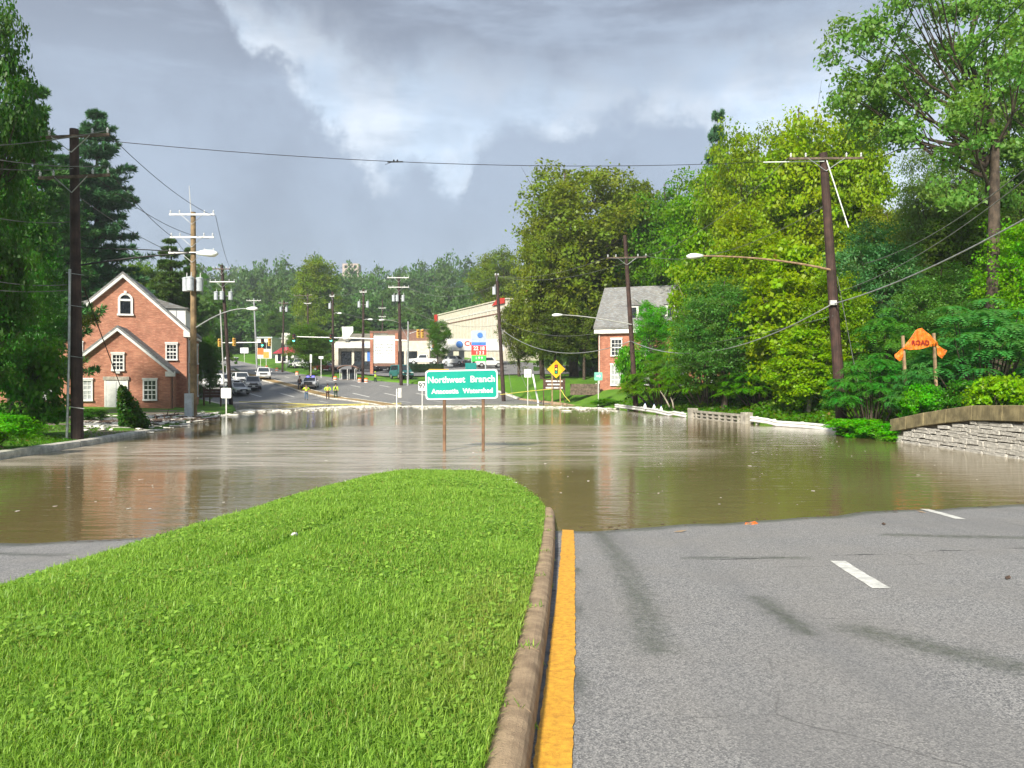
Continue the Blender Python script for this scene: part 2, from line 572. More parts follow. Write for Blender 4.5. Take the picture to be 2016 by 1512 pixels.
m, t = new_mat('turf_and_soil')
tcn = t.n('TexCoord')
n1 = t.n('Noise', {'Vector': tcn.outputs['Object'], 'Scale': .35, 'Detail': 8.0})
n2 = t.n('Noise', {'Vector': tcn.outputs['Object'], 'Scale': 9.0, 'Detail': 6.0, 'Roughness': .7})
c = t.mix(t.ramp(n1.outputs[0], .4, .62), rgb(.075, .19, .014), rgb(.12, .26, .022))
c = t.mix(t.m('MULTIPLY', t.ramp(n2.outputs[0], .4, .7), .5), c, rgb(.05, .11, .015))
bu = t.n('Bump', {'Height': n2.outputs[0], 'Strength': .7, 'Distance': .06})
t.n('OutputMaterial', {'Surface': t.n('BsdfPrincipled', {'Base Color': c, 'Roughness': .9, 'Normal': bu, 'Specular IOR Level': .2})})
M_turf = m
M_mud = pm('silty_ground', (.17, .145, .105), .8, .3, 1.2, .5, 12)

ground = setp(link('ground', grid_mesh('ground', gx, gy, gz), M_turf), kind='structure')

# ---- road: asphalt sheet that dips under the flood and climbs the hill
ry = np.concatenate([np.arange(-14, 2, .5), np.arange(2, 16, .12), np.arange(16, 120, .8), np.arange(120, 262, 4)])
tt = np.linspace(0, 1, 200)
rx = np.array([xl(y) + (xr(y) - xl(y)) * tt for y in ry])
ryy = np.repeat(ry[:, None], rx.shape[1], 1)
rz_ = roadz(rx, ryy)
# wet places and tar lines, as seen on the asphalt (a distance field stored on the vertices)


def segd(px, py, a, b):
    ax, ay = a
    bx_, by_ = b
    dx, dy = bx_ - ax, by_ - ay
    tq = np.clip(((px - ax) * dx + (py - ay) * dy) / (dx * dx + dy * dy), 0, 1)
    return np.hypot(px - ax - tq * dx, py - ay - tq * dy)


wet = np.zeros(rx.shape)
for pts, wd in (([(1.38, 12.3), (1.33, 9.4), (1.22, 7.4), (1.05, 5.6)], .30), ([(2.35, 7.3), (2.30, 6.0)], .22),
                ([(2.75, 6.1), (3.3, 5.1), (3.9, 4.6), (4.6, 4.2)], .38), ([(5.5, 11.2), (7.2, 10.6)], .30), ([(.35, 4.0), (.5, 6.0), (.75, 9.0)], .06),
                ([(-9, 10.8), (-6, 10.2)], .25), ([(3.6, 9.4), (2.2, 9.6)], .18), ([(7.5, 8.2), (9.5, 7.4)], .5)):
    for a, b in zip(pts[:-1], pts[1:]):
        wet = np.maximum(wet, 1 - np.clip(segd(rx, ryy, a, b) / wd, 0, 1))
wet = np.maximum(wet, 1.25 * (1 - sm(0.0, .035, rz_)) * (ryy < 40))
wet = np.maximum(wet, .5 * sm(76, 84, ryy) * (1 - sm(100, 130, ryy)))
seal = np.zeros(rx.shape)
for pts, wd in (([(.8, 9.35), (2.6, 9.42), (4.3, 9.55), (7.5, 9.9), (13, 10.6)], .09), ([(1.98, 8.0), (1.93, 6.6), (1.98, 5.9)], .035)):
    for a, b in zip(pts[:-1], pts[1:]):
        seal = np.maximum(seal, 1 - np.clip(segd(rx, ryy, a, b) / wd, 0, 1))

m, t = new_mat('asphalt')
tcn = t.n('TexCoord')
ob = tcn.outputs['Object']
vo = t.n('TexVoronoi', {'Vector': ob, 'Scale': 70.0})
n1 = t.n('Noise', {'Vector': ob, 'Scale': 110.0, 'Detail': 3.0})
n2 = t.n('Noise', {'Vector': ob, 'Scale': .8, 'Detail': 7.0})
n3 = t.n('Noise', {'Vector': ob, 'Scale': 14.0, 'Detail': 5.0})
n5 = t.n('Noise', {'Vector': t.n('Mapping', {'Vector': ob, 'Scale': (1.4, .12, 1)}), 'Scale': 1.0, 'Detail': 5.0})
wa = t.n('Attribute', attribute_name='wet')
sa = t.n('Attribute', attribute_name='seal')
c = t.mix(t.ramp(vo.outputs['Color'], .1, .9), rgb(.125, .128, .135), rgb(.32, .315, .31))
c = t.mix(t.m('MULTIPLY', t.ramp(n1.outputs[0], .52, .72), .75), c, rgb(.54, .53, .51))
c = t.mix(t.m('MULTIPLY', t.ramp(n1.outputs[0], .48, .30), .6), c, rgb(.045, .046, .05))
c = t.mix(t.m('MULTIPLY', t.ramp(n2.outputs[0], .35, .65), .30), c, rgb(.25, .235, .215))
c = t.mix(t.m('MULTIPLY', t.ramp(n5.outputs[0], .45, .7), .35), c, rgb(.145, .148, .155))
wetm = t.ramp(t.m('ADD', wa.outputs['Fac'], t.m('MULTIPLY', t.m('SUBTRACT', n3.outputs[0], .5), 1.1)), .15, 1.15)
c = t.mix(t.m('MULTIPLY', wetm, .60), c, rgb(.055, .062, .045))
sealm = t.ramp(t.m('ADD', sa.outputs['Fac'], t.m('MULTIPLY', t.m('SUBTRACT', n3.outputs[0], .5), .8)), .55, .8)
c = t.mix(t.m('MULTIPLY', sealm, .8), c, rgb(.03, .03, .032))
dist = t.n('Noise', {'Vector': ob, 'Scale': 1.7, 'Detail': 5.0})
obd = t.mix(.25, ob, dist.outputs[1], 'ADD')
vc = t.n('TexVoronoi', {'Vector': obd, 'Scale': .42}, feature='DISTANCE_TO_EDGE')
crack = t.m('MULTIPLY', t.ramp(vc.outputs['Distance'], .0050, .0015), t.ramp(n2.outputs[0], .50, .60))
c = t.mix(t.m('MULTIPLY', crack, .38), c, rgb(.03, .03, .03))
ro = t.m('SUBTRACT', .82, t.m('MULTIPLY', wetm, .42))
h = t.m('ADD', n1.outputs[0], t.m('MULTIPLY', vo.outputs['Distance'], 1.2))
bu = t.n('Bump', {'Height': h, 'Strength': t.m('SUBTRACT', .55, t.m('MULTIPLY', wetm, .35)), 'Distance': .006})
t.n('OutputMaterial', {'Surface': t.n('BsdfPrincipled', {'Base Color': c, 'Roughness': ro, 'Normal': bu})})
M_asphalt = m
road = setp(link('road', grid_mesh('road', rx, ryy, rz_, {'wet': wet.ravel(), 'seal': seal.ravel()}), M_asphalt), kind='structure')

# ---- painted markings, sheets of thermoplastic on the asphalt
M_ylw = pm('yellow_road_paint', (.78, .42, .04), .6, .14, 22, .4, 90, col2=(.58, .27, .03), streak=.12)
M_wht = pm('white_road_paint', (.74, .74, .70), .55, .10, 8, .3, 70, col2=(.5, .5, .48))


def strip_mesh(name, pts, wd, lift=.006, n=60, jag=0.0):
    """A flat strip laid on the road along a plan polyline, with ragged edges."""
    pts = np.array(pts, float)
    s = np.concatenate([[0], np.cumsum(np.hypot(*np.diff(pts, axis=0).T))])
    q = np.linspace(0, s[-1], n)
    cx_, cy_ = np.interp(q, s, pts[:, 0]), np.interp(q, s, pts[:, 1])
    tx, ty = np.gradient(cx_), np.gradient(cy_)
    l = np.hypot(tx, ty)
    nx, ny = ty / l, -tx / l
    rr = np.random.default_rng(5)
    k = np.array([-.5, -.17, .17, .5]) * wd
    gx_ = cx_[:, None] + nx[:, None] * k
    gy_ = cy_[:, None] + ny[:, None] * k
    if jag:
        gx_[:, 0] += rr.uniform(-jag, jag, n)
        gx_[:, 3] += rr.uniform(-jag, jag, n)
    return grid_mesh(name, gx_, gy_, roadz(gx_, gy_) + lift)


yl = [(.05, 1.5), (.13, 2.8), (.195, 3.66), (.36, 5.5), (.53, 7.6), (.70, 9.66), (.89, 12.2), (1.05, 15), (1.0, 18), (.6, 21)]
link('yellow_edge_line', strip_mesh('yellow_edge_line', yl, .185, .007, 260, .006), M_ylw, road)
for a, b, wd in (((3.88, 9.15), (3.63, 7.55), .17), ((7.72, 14.4), (7.5, 12.85), .16)):
    link('lane_dash', strip_mesh('lane_dash', [a, b], wd, .006, 14, .004), M_wht, road)


def along(y, off):
    """Plan point on the far road: off = 0 at the left edge, 1 at the right."""
    L, Rr = xl(y), xr(y)
    return (L + (Rr - L) * off, y)


MEDY = [76, 88, 97, 112, 125, 140, 165, 200, 250]
MEDX = [-12, -18.5, -26.2, -35.5, -42.5, -52.5, -68, -91, -121]
for lane in (-7.0, -3.6, 4.2, 7.6, 11.0):
    y = 74.0
    while y < 150:
        cxm = np.interp(y, MEDY, MEDX)
        cx2 = np.interp(y + 3, MEDY, MEDX)
        px_, px2 = cxm + lane * 1.15, cx2 + lane * 1.15
        if xl(y) + 1 < px_ < xr(y) - 1:
            link('lane_dash', strip_mesh('lane_dash', [(px_, y), (px2, y + 3)], .22, .012, 5), M_wht, road)
        y += 9.0

# far median: a bare strip between kerbs
mp = [(x, y) for x, y in zip(MEDX, MEDY)]
M_bare = pm('bare_sandy_median', (.34, .21, .09), .9, .3, .8, .5, 10, col2=(.20, .16, .06))
far_med = setp(link('far_median', strip_mesh('far_median', mp, 1.5, .16, 90), M_bare), kind='structure')
for sgn in (-1, 1):
    pts = [(x + sgn * .86, y + sgn * .15) for x, y in mp]
    mbk = MB()
    for a, b in zip(pts[:-1], pts[1:]):
        n = 6
        for k in range(n):
            p0 = (a[0] + (b[0] - a[0]) * k / n, a[1] + (b[1] - a[1]) * k / n)
            p1 = (a[0] + (b[0] - a[0]) * (k + 1) / n, a[1] + (b[1] - a[1]) * (k + 1) / n)
            z0, z1 = float(roadz(*p0)), float(roadz(*p1))
            mbk.tube([(p0[0], p0[1], z0 + .09), (p1[0], p1[1], z1 + .09)], .11, 6)
    mbk.build('median_kerb', M_kerbpale, far_med)

# ---- flood water
m, t = new_mat('muddy_flood_water')
tcn = t.n('TexCoord')
ob = tcn.outputs['Object']
nw = t.n('Noise', {'Vector': t.n('Mapping', {'Vector': ob, 'Scale': (.035, .085, 1), 'Rotation': (0, 0, R(9))}), 'Scale': 1.0, 'Detail': 3.0, 'Distortion': .8})
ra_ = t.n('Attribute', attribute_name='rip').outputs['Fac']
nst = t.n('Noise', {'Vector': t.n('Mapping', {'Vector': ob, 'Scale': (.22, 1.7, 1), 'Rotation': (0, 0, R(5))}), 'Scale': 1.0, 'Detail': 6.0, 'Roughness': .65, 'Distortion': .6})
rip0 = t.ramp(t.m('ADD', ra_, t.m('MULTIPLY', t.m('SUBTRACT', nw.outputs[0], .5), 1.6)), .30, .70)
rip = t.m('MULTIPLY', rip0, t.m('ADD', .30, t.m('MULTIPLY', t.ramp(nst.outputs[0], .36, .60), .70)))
na = t.n('Noise', {'Vector': t.n('Mapping', {'Vector': ob, 'Scale': (.55, 2.3, 1), 'Rotation': (0, 0, R(4))}), 'Scale': 1.0, 'Detail': 4.0, 'Roughness': .55, 'Distortion': .5})
nb = t.n('Noise', {'Vector': t.n('Mapping', {'Vector': ob, 'Scale': (2.2, 6.5, 1), 'Rotation': (0, 0, R(-6))}), 'Scale': 1.0, 'Detail': 4.0, 'Roughness': .6})
nc_ = t.n('Noise', {'Vector': ob, 'Scale': .12, 'Detail': 5.0, 'Distortion': 1.0})
h = t.m('ADD', t.m('MULTIPLY', na.outputs[0], .06), t.m('MULTIPLY', nb.outputs[0], .022))
amp = t.m('ADD', .23, t.m('MULTIPLY', rip, .85))
bu = t.n('Bump', {'Height': h, 'Strength': amp, 'Distance': 1.0})
c = t.mix(t.ramp(nc_.outputs[0], .35, .65), rgb(.150, .115, .050), rgb(.190, .150, .075))
c = t.mix(t.m('MULTIPLY', rip, .75), c, rgb(.50, .45, .38))  # ripples' pale sky reflection painted into the base colour, along with lighter silt
ro = t.m('ADD', .015, t.m('MULTIPLY', rip, .20))
b = t.n('BsdfPrincipled', {'Base Color': c, 'Roughness': ro, 'IOR': 1.38, 'Specular IOR Level': .6, 'Normal': bu})
t.n('OutputMaterial', {'Surface': b})
M_water = m
wx = np.linspace(-70, 60, 130)
wy = np.linspace(8, 92, 120)
GX, GY = np.meshgrid(wx, wy)
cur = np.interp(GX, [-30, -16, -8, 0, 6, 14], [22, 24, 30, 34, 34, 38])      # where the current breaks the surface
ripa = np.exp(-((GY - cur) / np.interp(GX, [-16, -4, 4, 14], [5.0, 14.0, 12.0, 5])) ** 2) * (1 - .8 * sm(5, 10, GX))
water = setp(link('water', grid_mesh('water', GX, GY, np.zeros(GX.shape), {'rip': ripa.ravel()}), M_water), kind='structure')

# ------------------------------------------------------------------ the near median: turf, kerb, grass
MLY, MLX = [-14, 0, 7, 11, 15, 19, 22, 24], [-4.6, -4.75, -4.75, -4.8, -4.7, -4.4, -3.8, -2.0]
MRY = [-14, 0, 3.3, 6.26, 10, 13.5, 16, 19, 22, 24]
MRX = [-.9, -.30, -.14, .10, .36, .56, .66, .50, -.2, -1.6]


def mleft(y):
    return np.interp(y, MLY, MLX)


def mright(y):
    return np.interp(y, MRY, MRX)


def medz(x, y):
    L, Rr = mleft(y), mright(y)
    s = np.clip(2 * (x - (L + Rr) / 2) / (Rr - L), -1, 1)
    crown = np.interp(y, [-14, 3, 8, 14, 19, 21, 24], [.06, .07, .16, .30, .40, .36, .2])
    bumps = .018 * np.sin(x * 2.3 + y * .7) + .012 * np.sin(y * 3.1 - x * 1.7)
    # two shallow wheel ruts across the turf
    rut = .035 * np.exp(-((x + 2.6 - .13 * (y - 9)) / .14) ** 2) * sm(6.5, 8, y) * (1 - sm(11, 13, y))
    return basez(y) + .155 + crown * (1 - np.abs(s) ** 3.2) + bumps * (1 - s ** 4) - rut


my = np.arange(-13, 23.9, .12)
mt = np.linspace(0, 1, 60)
mx_ = np.array([mleft(y) + (mright(y) - mleft(y)) * mt for y in my])
myy = np.repeat(my[:, None], 60, 1)
m, t = new_mat('lawn_soil')
tcn = t.n('TexCoord')
n1 = t.n('Noise', {'Vector': tcn.outputs['Object'], 'Scale': 1.1, 'Detail': 6.0})
n2 = t.n('Noise', {'Vector': tcn.outputs['Object'], 'Scale': 40.0, 'Detail': 5.0})
c = t.mix(t.ramp(n1.outputs[0], .35, .65), rgb(.06, .15, .012), rgb(.10, .22, .016))
c = t.mix(t.m('MULTIPLY', t.ramp(n2.outputs[0], .45, .7), .6), c, rgb(.035, .06, .012))
t.n('OutputMaterial', {'Surface': t.n('BsdfPrincipled', {'Base Color': c, 'Roughness': .95, 'Specular IOR Level': .1})})
median = setp(link('median', grid_mesh('median', mx_, myy, medz(mx_, myy)), m), kind='structure')

# grass blades
rng = np.random.default_rng(11)
N = 500000
yy = 2.0 + (20.6 - 2.0) * rng.random(N) ** 1.75
xx = mleft(yy) + (mright(yy) + .02 - mleft(yy)) * rng.random(N)
vis = np.abs(xx) < yy * .70 + .5
xx, yy = xx[vis], yy[vis]
keep = rng.random(len(xx)) < np.clip(1.25 - .035 * yy, .4, 1)
xx, yy = xx[keep], yy[keep]


def vnoise(x, y, s, seed):
    """Cheap smooth value noise."""
    g = np.random.default_rng(seed).random((64, 64))
    u, v = (x * s) % 63, (y * s) % 63
    i, j = u.astype(int), v.astype(int)
    fu, fv = u - i, v - j
    fu, fv = fu * fu * (3 - 2 * fu), fv * fv * (3 - 2 * fv)
    i2, j2 = (i + 1) % 64, (j + 1) % 64
    return (g[i, j] * (1 - fu) + g[i2, j] * fu) * (1 - fv) + (g[i, j2] * (1 - fu) + g[i2, j2] * fu) * fv


patch = vnoise(xx + 50, yy + 50, .9, 1) * .6 + vnoise(xx + 50, yy + 50, 2.7, 2) * .4
bare = np.exp(-((xx + 2.6 - .13 * (yy - 9)) / .13) ** 2) * sm(6.5, 8, yy) * (1 - sm(11, 13, yy)) * (.45 + .55 * vnoise(xx, yy + 9, 2.0, 7))
keep = rng.random(len(xx)) > bare * 1.1
xx, yy, patch = xx[keep], yy[keep], patch[keep]
zz = medz(xx, yy)
ok = zz > -.07
xx, yy, zz, patch = xx[ok], yy[ok], zz[ok], patch[ok]
n = len(xx)
L = mleft(yy)
Rr = mright(yy)
edgef = np.clip(np.minimum(xx - L, Rr - xx) / .25, 0, 1)
hgt = (.024 + .030 * rng.random(n) + .034 * patch) * (.75 + .25 * edgef) * np.where(rng.random(n) < .03, 1.8, 1)
wid = (.0036 + .0030 * rng.random(n)) * np.clip(.55 + .13 * yy, .8, 2.6)
ang = rng.random(n) * 2 * np.pi
lean = rng.normal(0, .75, n) + .1
dirx, diry = np.cos(ang), np.sin(ang)
sx_, sy_ = -diry, dirx
p0 = np.stack([xx, yy, zz - .01], -1)
mid = p0 + np.stack([dirx * lean * hgt * .35, diry * lean * hgt * .35, hgt * .62], -1)
tip = p0 + np.stack([dirx * lean * hgt * 1.1, diry * lean * hgt * 1.1, hgt * (1 - .22 * np.minimum(np.abs(lean), 1))], -1)
sv = np.stack([sx_, sy_, np.zeros(n)], -1) * wid[:, None]
V5 = np.stack([p0 - sv * .5, p0 + sv * .5, mid + sv * .45, mid - sv * .45, tip], 1).reshape(-1, 3)
i5 = np.arange(n) * 5
tri = np.concatenate([np.stack([i5, i5 + 1, i5 + 2], -1), np.stack([i5, i5 + 2, i5 + 3], -1), np.stack([i5 + 3, i5 + 2, i5 + 4], -1)])
rv = np.clip(.75 * rng.random(n) ** 1.2 + .35 * patch, 0, 1)
dryp = np.clip(np.exp(-((xx - Rr + .25) / .35) ** 2) * sm(3.2, 4.5, yy) * (1 - sm(6.5, 8.5, yy)) * .42 + .70 * (rng.random(n) < .05 + .12 * (patch < .36)), 0, 1) * rng.random(n) * 1.3
tipf = np.tile(np.array([0, 0, .6, .6, 1.0]), n)
me = np_mesh('grass', V5, tri, {'rnd': np.repeat(rv, 5), 'dry': np.repeat(np.clip(dryp, 0, 1), 5), 'tipf': tipf})
m, t = new_mat('grass_blade')
ra = t.n('Attribute', attribute_name='rnd').outputs['Fac']
da = t.n('Attribute', attribute_name='dry').outputs['Fac']
c = t.mix(ra, rgb(.115, .275, .022), rgb(.37, .59, .090))
c = t.mix(da, c, rgb(.36, .31, .09))
b = t.n('BsdfPrincipled', {'Base Color': c, 'Roughness': .45, 'Specular IOR Level': .35})
tl = t.n('BsdfTranslucent', {'Color': t.mix(1.0, c, rgb(1.3, 1.25, .5), 'MULTIPLY')})
t.n('OutputMaterial', {'Surface': t.n('MixShader', {0: .42, 1: b, 2: tl})})
M_grass = m
grass = setp(link('grass', me, M_grass), 'bright green mown grass covering the median in front of the flood', 'grass', kind='stuff')

# clover and other broad-leaved weeds among the grass
n = 26000
cy_ = 2.4 + 15 * rng.random(n) ** 1.6
cx_ = mleft(cy_) + .1 + (mright(cy_) - mleft(cy_) - .2) * rng.random(n)
pw_ = vnoise(cx_ + 31, cy_ + 17, 1.3, 21)
ok = (pw_ > .58) & (np.abs(cx_) < cy_ * .7 + .4)
cx_, cy_ = cx_[ok], cy_[ok]
n = len(cx_)
cz_ = medz(cx_, cy_) + rng.uniform(.02, .055, n)
nrm = np.stack([rng.normal(0, .35, n), rng.normal(0, .35, n) - .15, np.ones(n)], -1)
nrm /= np.linalg.norm(nrm, axis=1, keepdims=True)
tg = np.stack([np.cos(rng.random(n) * 6.28), np.sin(rng.random(n) * 6.28), np.zeros(n)], -1)
tg -= nrm * np.sum(tg * nrm, 1, keepdims=True)
tg /= np.maximum(np.linalg.norm(tg, axis=1, keepdims=True), 1e-6)
bt = np.cross(nrm, tg)
sz_ = (rng.uniform(.010, .024, n) * np.clip(.7 + .06 * cy_, .8, 1.6))[:, None]
cc_ = np.stack([cx_, cy_, cz_], -1)
cv = np.stack([cc_ - tg * sz_, cc_ + bt * sz_ * .7 + nrm * sz_ * .2, cc_ + tg * sz_, cc_ - bt * sz_ * .7 + nrm * sz_ * .2], 1).reshape(-1, 3)
me = np_mesh('clover', cv, np.arange(n * 4).reshape(n, 4), {'rnd': np.repeat(rng.random(n) * .9, 4), 'dry': np.repeat(.35 * (rng.random(n) < .05), 4)})
setp(link('clover', me, M_grass), 'patches of clover and broad-leaved weeds in the median grass', 'weeds', kind='stuff')

# kerb of the median: separate lengths of rounded tan concrete with open joints
kerb = thing('median_kerb', None, None)
kerb['kind'] = 'structure'
del_keys = [k for k in ('label', 'category') if k in kerb]
prof = [(-.10, -.16), (.090, -.16), (.100, .02), (.097, .075), (.088, .105), (.072, .127), (.050, .141), (.02, .149), (-.02, .151), (-.06, .147), (-.085, .135), (-.10, .11)]


def kerb_piece(parent, ya, yb, fx, mat_, prof=prof, off=0.0, zf=None, name='kerb_stone', nseg=8):
    rows = []
    for y in np.linspace(ya, yb, nseg):
        cx_ = float(fx(y)) + off
        z = float(zf(cx_, y)) if zf else float(basez(y))
        dx = float(fx(y + .1) - fx(y - .1)) / .2
        l = math.hypot(dx, 1)
        rows.append([(cx_ + p[0] / l, y - p[0] * dx / l, z + p[1] + random.uniform(-.002, .002)) for p in prof])
    vs = [p for r in rows for p in r]
    k = len(prof)
    fs = []
    for i in range(nseg - 1):
        for j in range(k):
            j2 = (j + 1) % k
            fs.append((i * k + j, i * k + j2, (i + 1) * k + j2, (i + 1) * k + j))
    fs += [tuple(range(k)), tuple(reversed(range((nseg - 1) * k, nseg * k)))]
    mb = MB().add(vs, fs)
    o = mb.build(name, mat_, parent)
    return o


random.seed(4)
joints = [-4, -1, 1.6, 3.0, 4.05, 5.15, 6.35, 7.7, 9.3, 11.2, 13.0, 15, 17, 19, 21]
for a, b in zip(joints[:-1], joints[1:]):
    kerb_piece(kerb, a + .005, b - .005, lambda y: mright(y) + .10, M_kerb)
lj = list(np.arange(-4, 21, 1.8))
for a, b in zip(lj[:-1], lj[1:]):
    kerb_piece(kerb, a + .012, b - .012, lambda y: mleft(y) - .10, M_kerb, prof=[(-p[0], p[1]) for p in prof], zf=lambda x, y: roadz(x, y))
# gutter pan between kerb and yellow line, with its own joints
for a, b in zip(joints[2:-2], joints[3:-1]):
    gp = [(.10, -.05), (.30, -.05), (.30, .009), (.10, .004)]
    kerb_piece(kerb, a + .006, b - .006, lambda y: np.minimum(mright(y) + .105, np.interp(y, [p[1] for p in yl], [p[0] for p in yl]) - .39), M_gutter, prof=gp, zf=lambda x, y: basez(y), name='gutter_slab')
# weeds growing in the kerb joints
wv, wq, wr = [], [], []
rs = np.random.default_rng(9)
for yj in joints[3:11]:
    for k in range(26):
        sgx = float(mright(yj)) + rs.uniform(-.02, .22)
        dxx = sgx - float(mright(yj))
        zt = float(basez(yj)) + (.15 if dxx < .15 else .03)
        base_ = np.array([sgx, yj + rs.normal(0, .02), zt])
        a = rs.uniform(0, 6.28)
        hh = rs.uniform(.015, .05)
        wdt = .006
        tp = base_ + np.array([math.cos(a) * hh * .9, math.sin(a) * hh * .9, hh])
        s_ = np.array([-math.sin(a), math.cos(a), 0]) * wdt
        i0 = len(wv)
        wv += [base_ - s_ * .5, base_ + s_ * .5, (base_ + tp) / 2 + s_, tp]
        wq.append([i0, i0 + 1, i0 + 2, i0 + 3])
        wr += [rs.random()] * 4
me = np_mesh('weeds', np.array(wv), np.array(wq), {'rnd': np.array(wr), 'dry': np.zeros(len(wr))})
setp(link('weeds', me, M_grass), 'thin weeds sprouting in the joints of the tan median kerb', 'weeds', kind='stuff')

# left-hand kerb of the road, pale concrete lengths along the flooded edge
lk = thing('left_kerb', None, None)
lk['kind'] = 'structure'
pl = [(-.22, -.5), (.14, -.5), (.14, .02), (.11, .09), (-.22, .11)]
for a, b in zip(np.arange(16, 40, 2.4), np.arange(18.4, 42.4, 2.4)):
    if a > 37:
        break
    zc = lambda x, y: max(float(basez(y)), np.interp(y, [16, 24, 30, 36, 40], [.12, .13, .10, .03, -.15]))
    kerb_piece(lk, a + .02, b - .02, xl, M_kerbpale, prof=pl, zf=zc, nseg=5)
# kerb along the lawn on the right beyond the flood, and on the left lawn
rk = thing('right_kerb', None, None)
rk['kind'] = 'structure'
for a in np.arange(74, 97, 2.3):
    kerb_piece(rk, a + .03, a + 2.27, xr, M_kerbpale if a > 90 else M_kerb, prof=[(-.2, -.3), (.25, -.3), (.25, .16), (-.12, .16), (-.2, .02)], zf=lambda x, y: basez(y), nseg=3)
for a in np.arange(66, 84, 2.3):
    kerb_piece(lk, a + .03, a + 2.27, xl, M_kerbpale, prof=[(-.2, -.3), (.2, -.3), (.2, .16), (-.2, .16)], zf=lambda x, y: basez(y), nseg=3)
# ------------------------------------------------------------------ vegetation
def unit(a):
    return a / np.maximum(np.linalg.norm(a, axis=-1, keepdims=True), 1e-9)


def leaf_arrays(c, n, ln, wd, rng, fold=.18, tang=None):
    """Leaves: folded rhombs at centres c with normals n."""
    k = len(c)
    t_ = rng.standard_normal((k, 3)) if tang is None else tang
    t_ = unit(t_ - n * np.sum(t_ * n, -1, keepdims=True))
    b_ = np.cross(n, t_)
    ln = np.broadcast_to(ln, (k,))[:, None]
    wd = np.broadcast_to(wd, (k,))[:, None]
    v = np.stack([c - t_ * ln * .5, c + b_ * wd * .5 + n * wd * fold - t_ * ln * .08, c + t_ * ln * .5, c - b_ * wd * .5 + n * wd * fold - t_ * ln * .08], 1)
    return v.reshape(-1, 3)


def leaf_mesh(name, v, rnd):
    k = len(v) // 4
    q = np.arange(k * 4).reshape(k, 4)
    return np_mesh(name, v, q, {'rnd': np.repeat(rnd, 4)})


def lobes_in(rng, n, rad, squeeze=0.0, rlo=.26, rhi=.44):
    """Lobe centres and radii filling an ellipsoid crown; squeeze > 0 narrows the top."""
    out = []
    tries = 0
    while len(out) < n and tries < n * 60:
        tries += 1
        p = rng.uniform(-1, 1, 3)
        if np.linalg.norm(p) > .92 or np.linalg.norm(p) < .30:
            continue
        r = rng.uniform(rlo, rhi)
        f = 1 - squeeze * (p[2] + 1) / 2
        q = np.array([p[0] * f, p[1] * f, p[2]]) * (1 - r * .55)
        if all(np.linalg.norm(q - o[0]) > .22 for o in out):
            out.append((q, r))
    return [(c * np.array(rad), r * np.array(rad)) for c, r in out]


def crown_arrays(rng, lobes, centre, clumps, leaves, leaf, asp=.62, cr=.75, flat=.55, up=.55):
    vs, rn = [], []
    for c, r in lobes:
        k = clumps
        d = unit(rng.standard_normal((k, 3)) + np.array([0, 0, .35]))
        cc = c + d * r * rng.uniform(.55, 1.0, (k, 1))
        size = cr * rng.uniform(.7, 1.3, (k, 1, 1))
        off = np.clip(rng.standard_normal((k, leaves, 3)) * .5, -1.1, 1.1) * size * np.array([1, 1, flat])
        pos = cc[:, None, :] + off
        nn = unit(d[:, None, :] * .7 + np.array([0, 0, up]) + .75 * rng.standard_normal((k, leaves, 3)))
        pos = pos.reshape(-1, 3) + centre
        nn = nn.reshape(-1, 3)
        m_ = len(pos)
        s = leaf * rng.uniform(.65, 1.25, m_)
        vs.append(leaf_arrays(pos, nn, s, s * asp, rng))
        shade = np.repeat(rng.random((k, 1)) * .5, leaves, 1).ravel()
        rn.append(np.clip(shade + .5 * rng.random(m_), 0, 1))
    return np.concatenate(vs), np.concatenate(rn)


def trunk_mb(rng, h, r, lobes, centre, bend=.4, fork=.35, limb=.36):
    mb = MB()
    top = np.array([rng.normal(0, bend), rng.normal(0, bend), h])
    pts = [np.array([0, 0, -.4]), np.array([0, 0, .15])]
    for f in (.2, .4, .6, .8, 1.0):
        pts.append(top * f + np.array([rng.normal(0, bend * .25), rng.normal(0, bend * .25), 0]))
    mb.tube(pts, [r * 1.35, r * 1.05, r * .9, r * .75, r * .58, r * .4, r * .15], 9)
    for c, rad in lobes:
        e = c + centre
        f = np.clip(fork + (e[2] / h - fork) * rng.uniform(.35, .6), .12, .92)
        s = top * f
        midp = s * .45 + e * .55 + np.array([0, 0, -.08 * np.linalg.norm(e - s)]) + rng.normal(0, .18, 3)
        rr = r * limb * (1.05 - .5 * f)
        mb.tube([s, s * .75 + midp * .25 + rng.normal(0, .08, 3), midp, e], [rr, rr * .8, rr * .55, rr * .18], 6, caps=False)
        for _ in range(2):
            q = e + rng.normal(0, .5, 3) * rad
            mb.tube([midp, (midp + q) / 2 + rng.normal(0, .15, 3), q], [rr * .35, rr * .25, rr * .08], 5, caps=False)
    return mb


PROTO = {}


def proto(key, h, centre, rad, nl, clumps, leaves, leaf, seed, squeeze=.25, asp=.62, cr=.75, tr=.28, bark=None, flat=.55, up=.55, rlo=.26, rhi=.44, bend=.4, mat_=None, fork=.3):
    rng = np.random.default_rng(seed)
    lo = lobes_in(rng, nl, rad, squeeze, rlo, rhi)
    cen = np.array(centre, float)
    v, r = crown_arrays(rng, lo, cen, clumps, leaves, leaf, asp, cr, flat, up)
    cm = leaf_mesh('crown', v, r)
    cm.materials.append(mat_ or M_leaf)
    tm = trunk_mb(rng, h * .9, tr, lo, cen, bend, fork).mesh('trunk', smooth=True, fix=False)
    tm.materials.append(bark or M_bark)
    PROTO[key] = (h, max(rad[0], rad[1]), tm, cm)


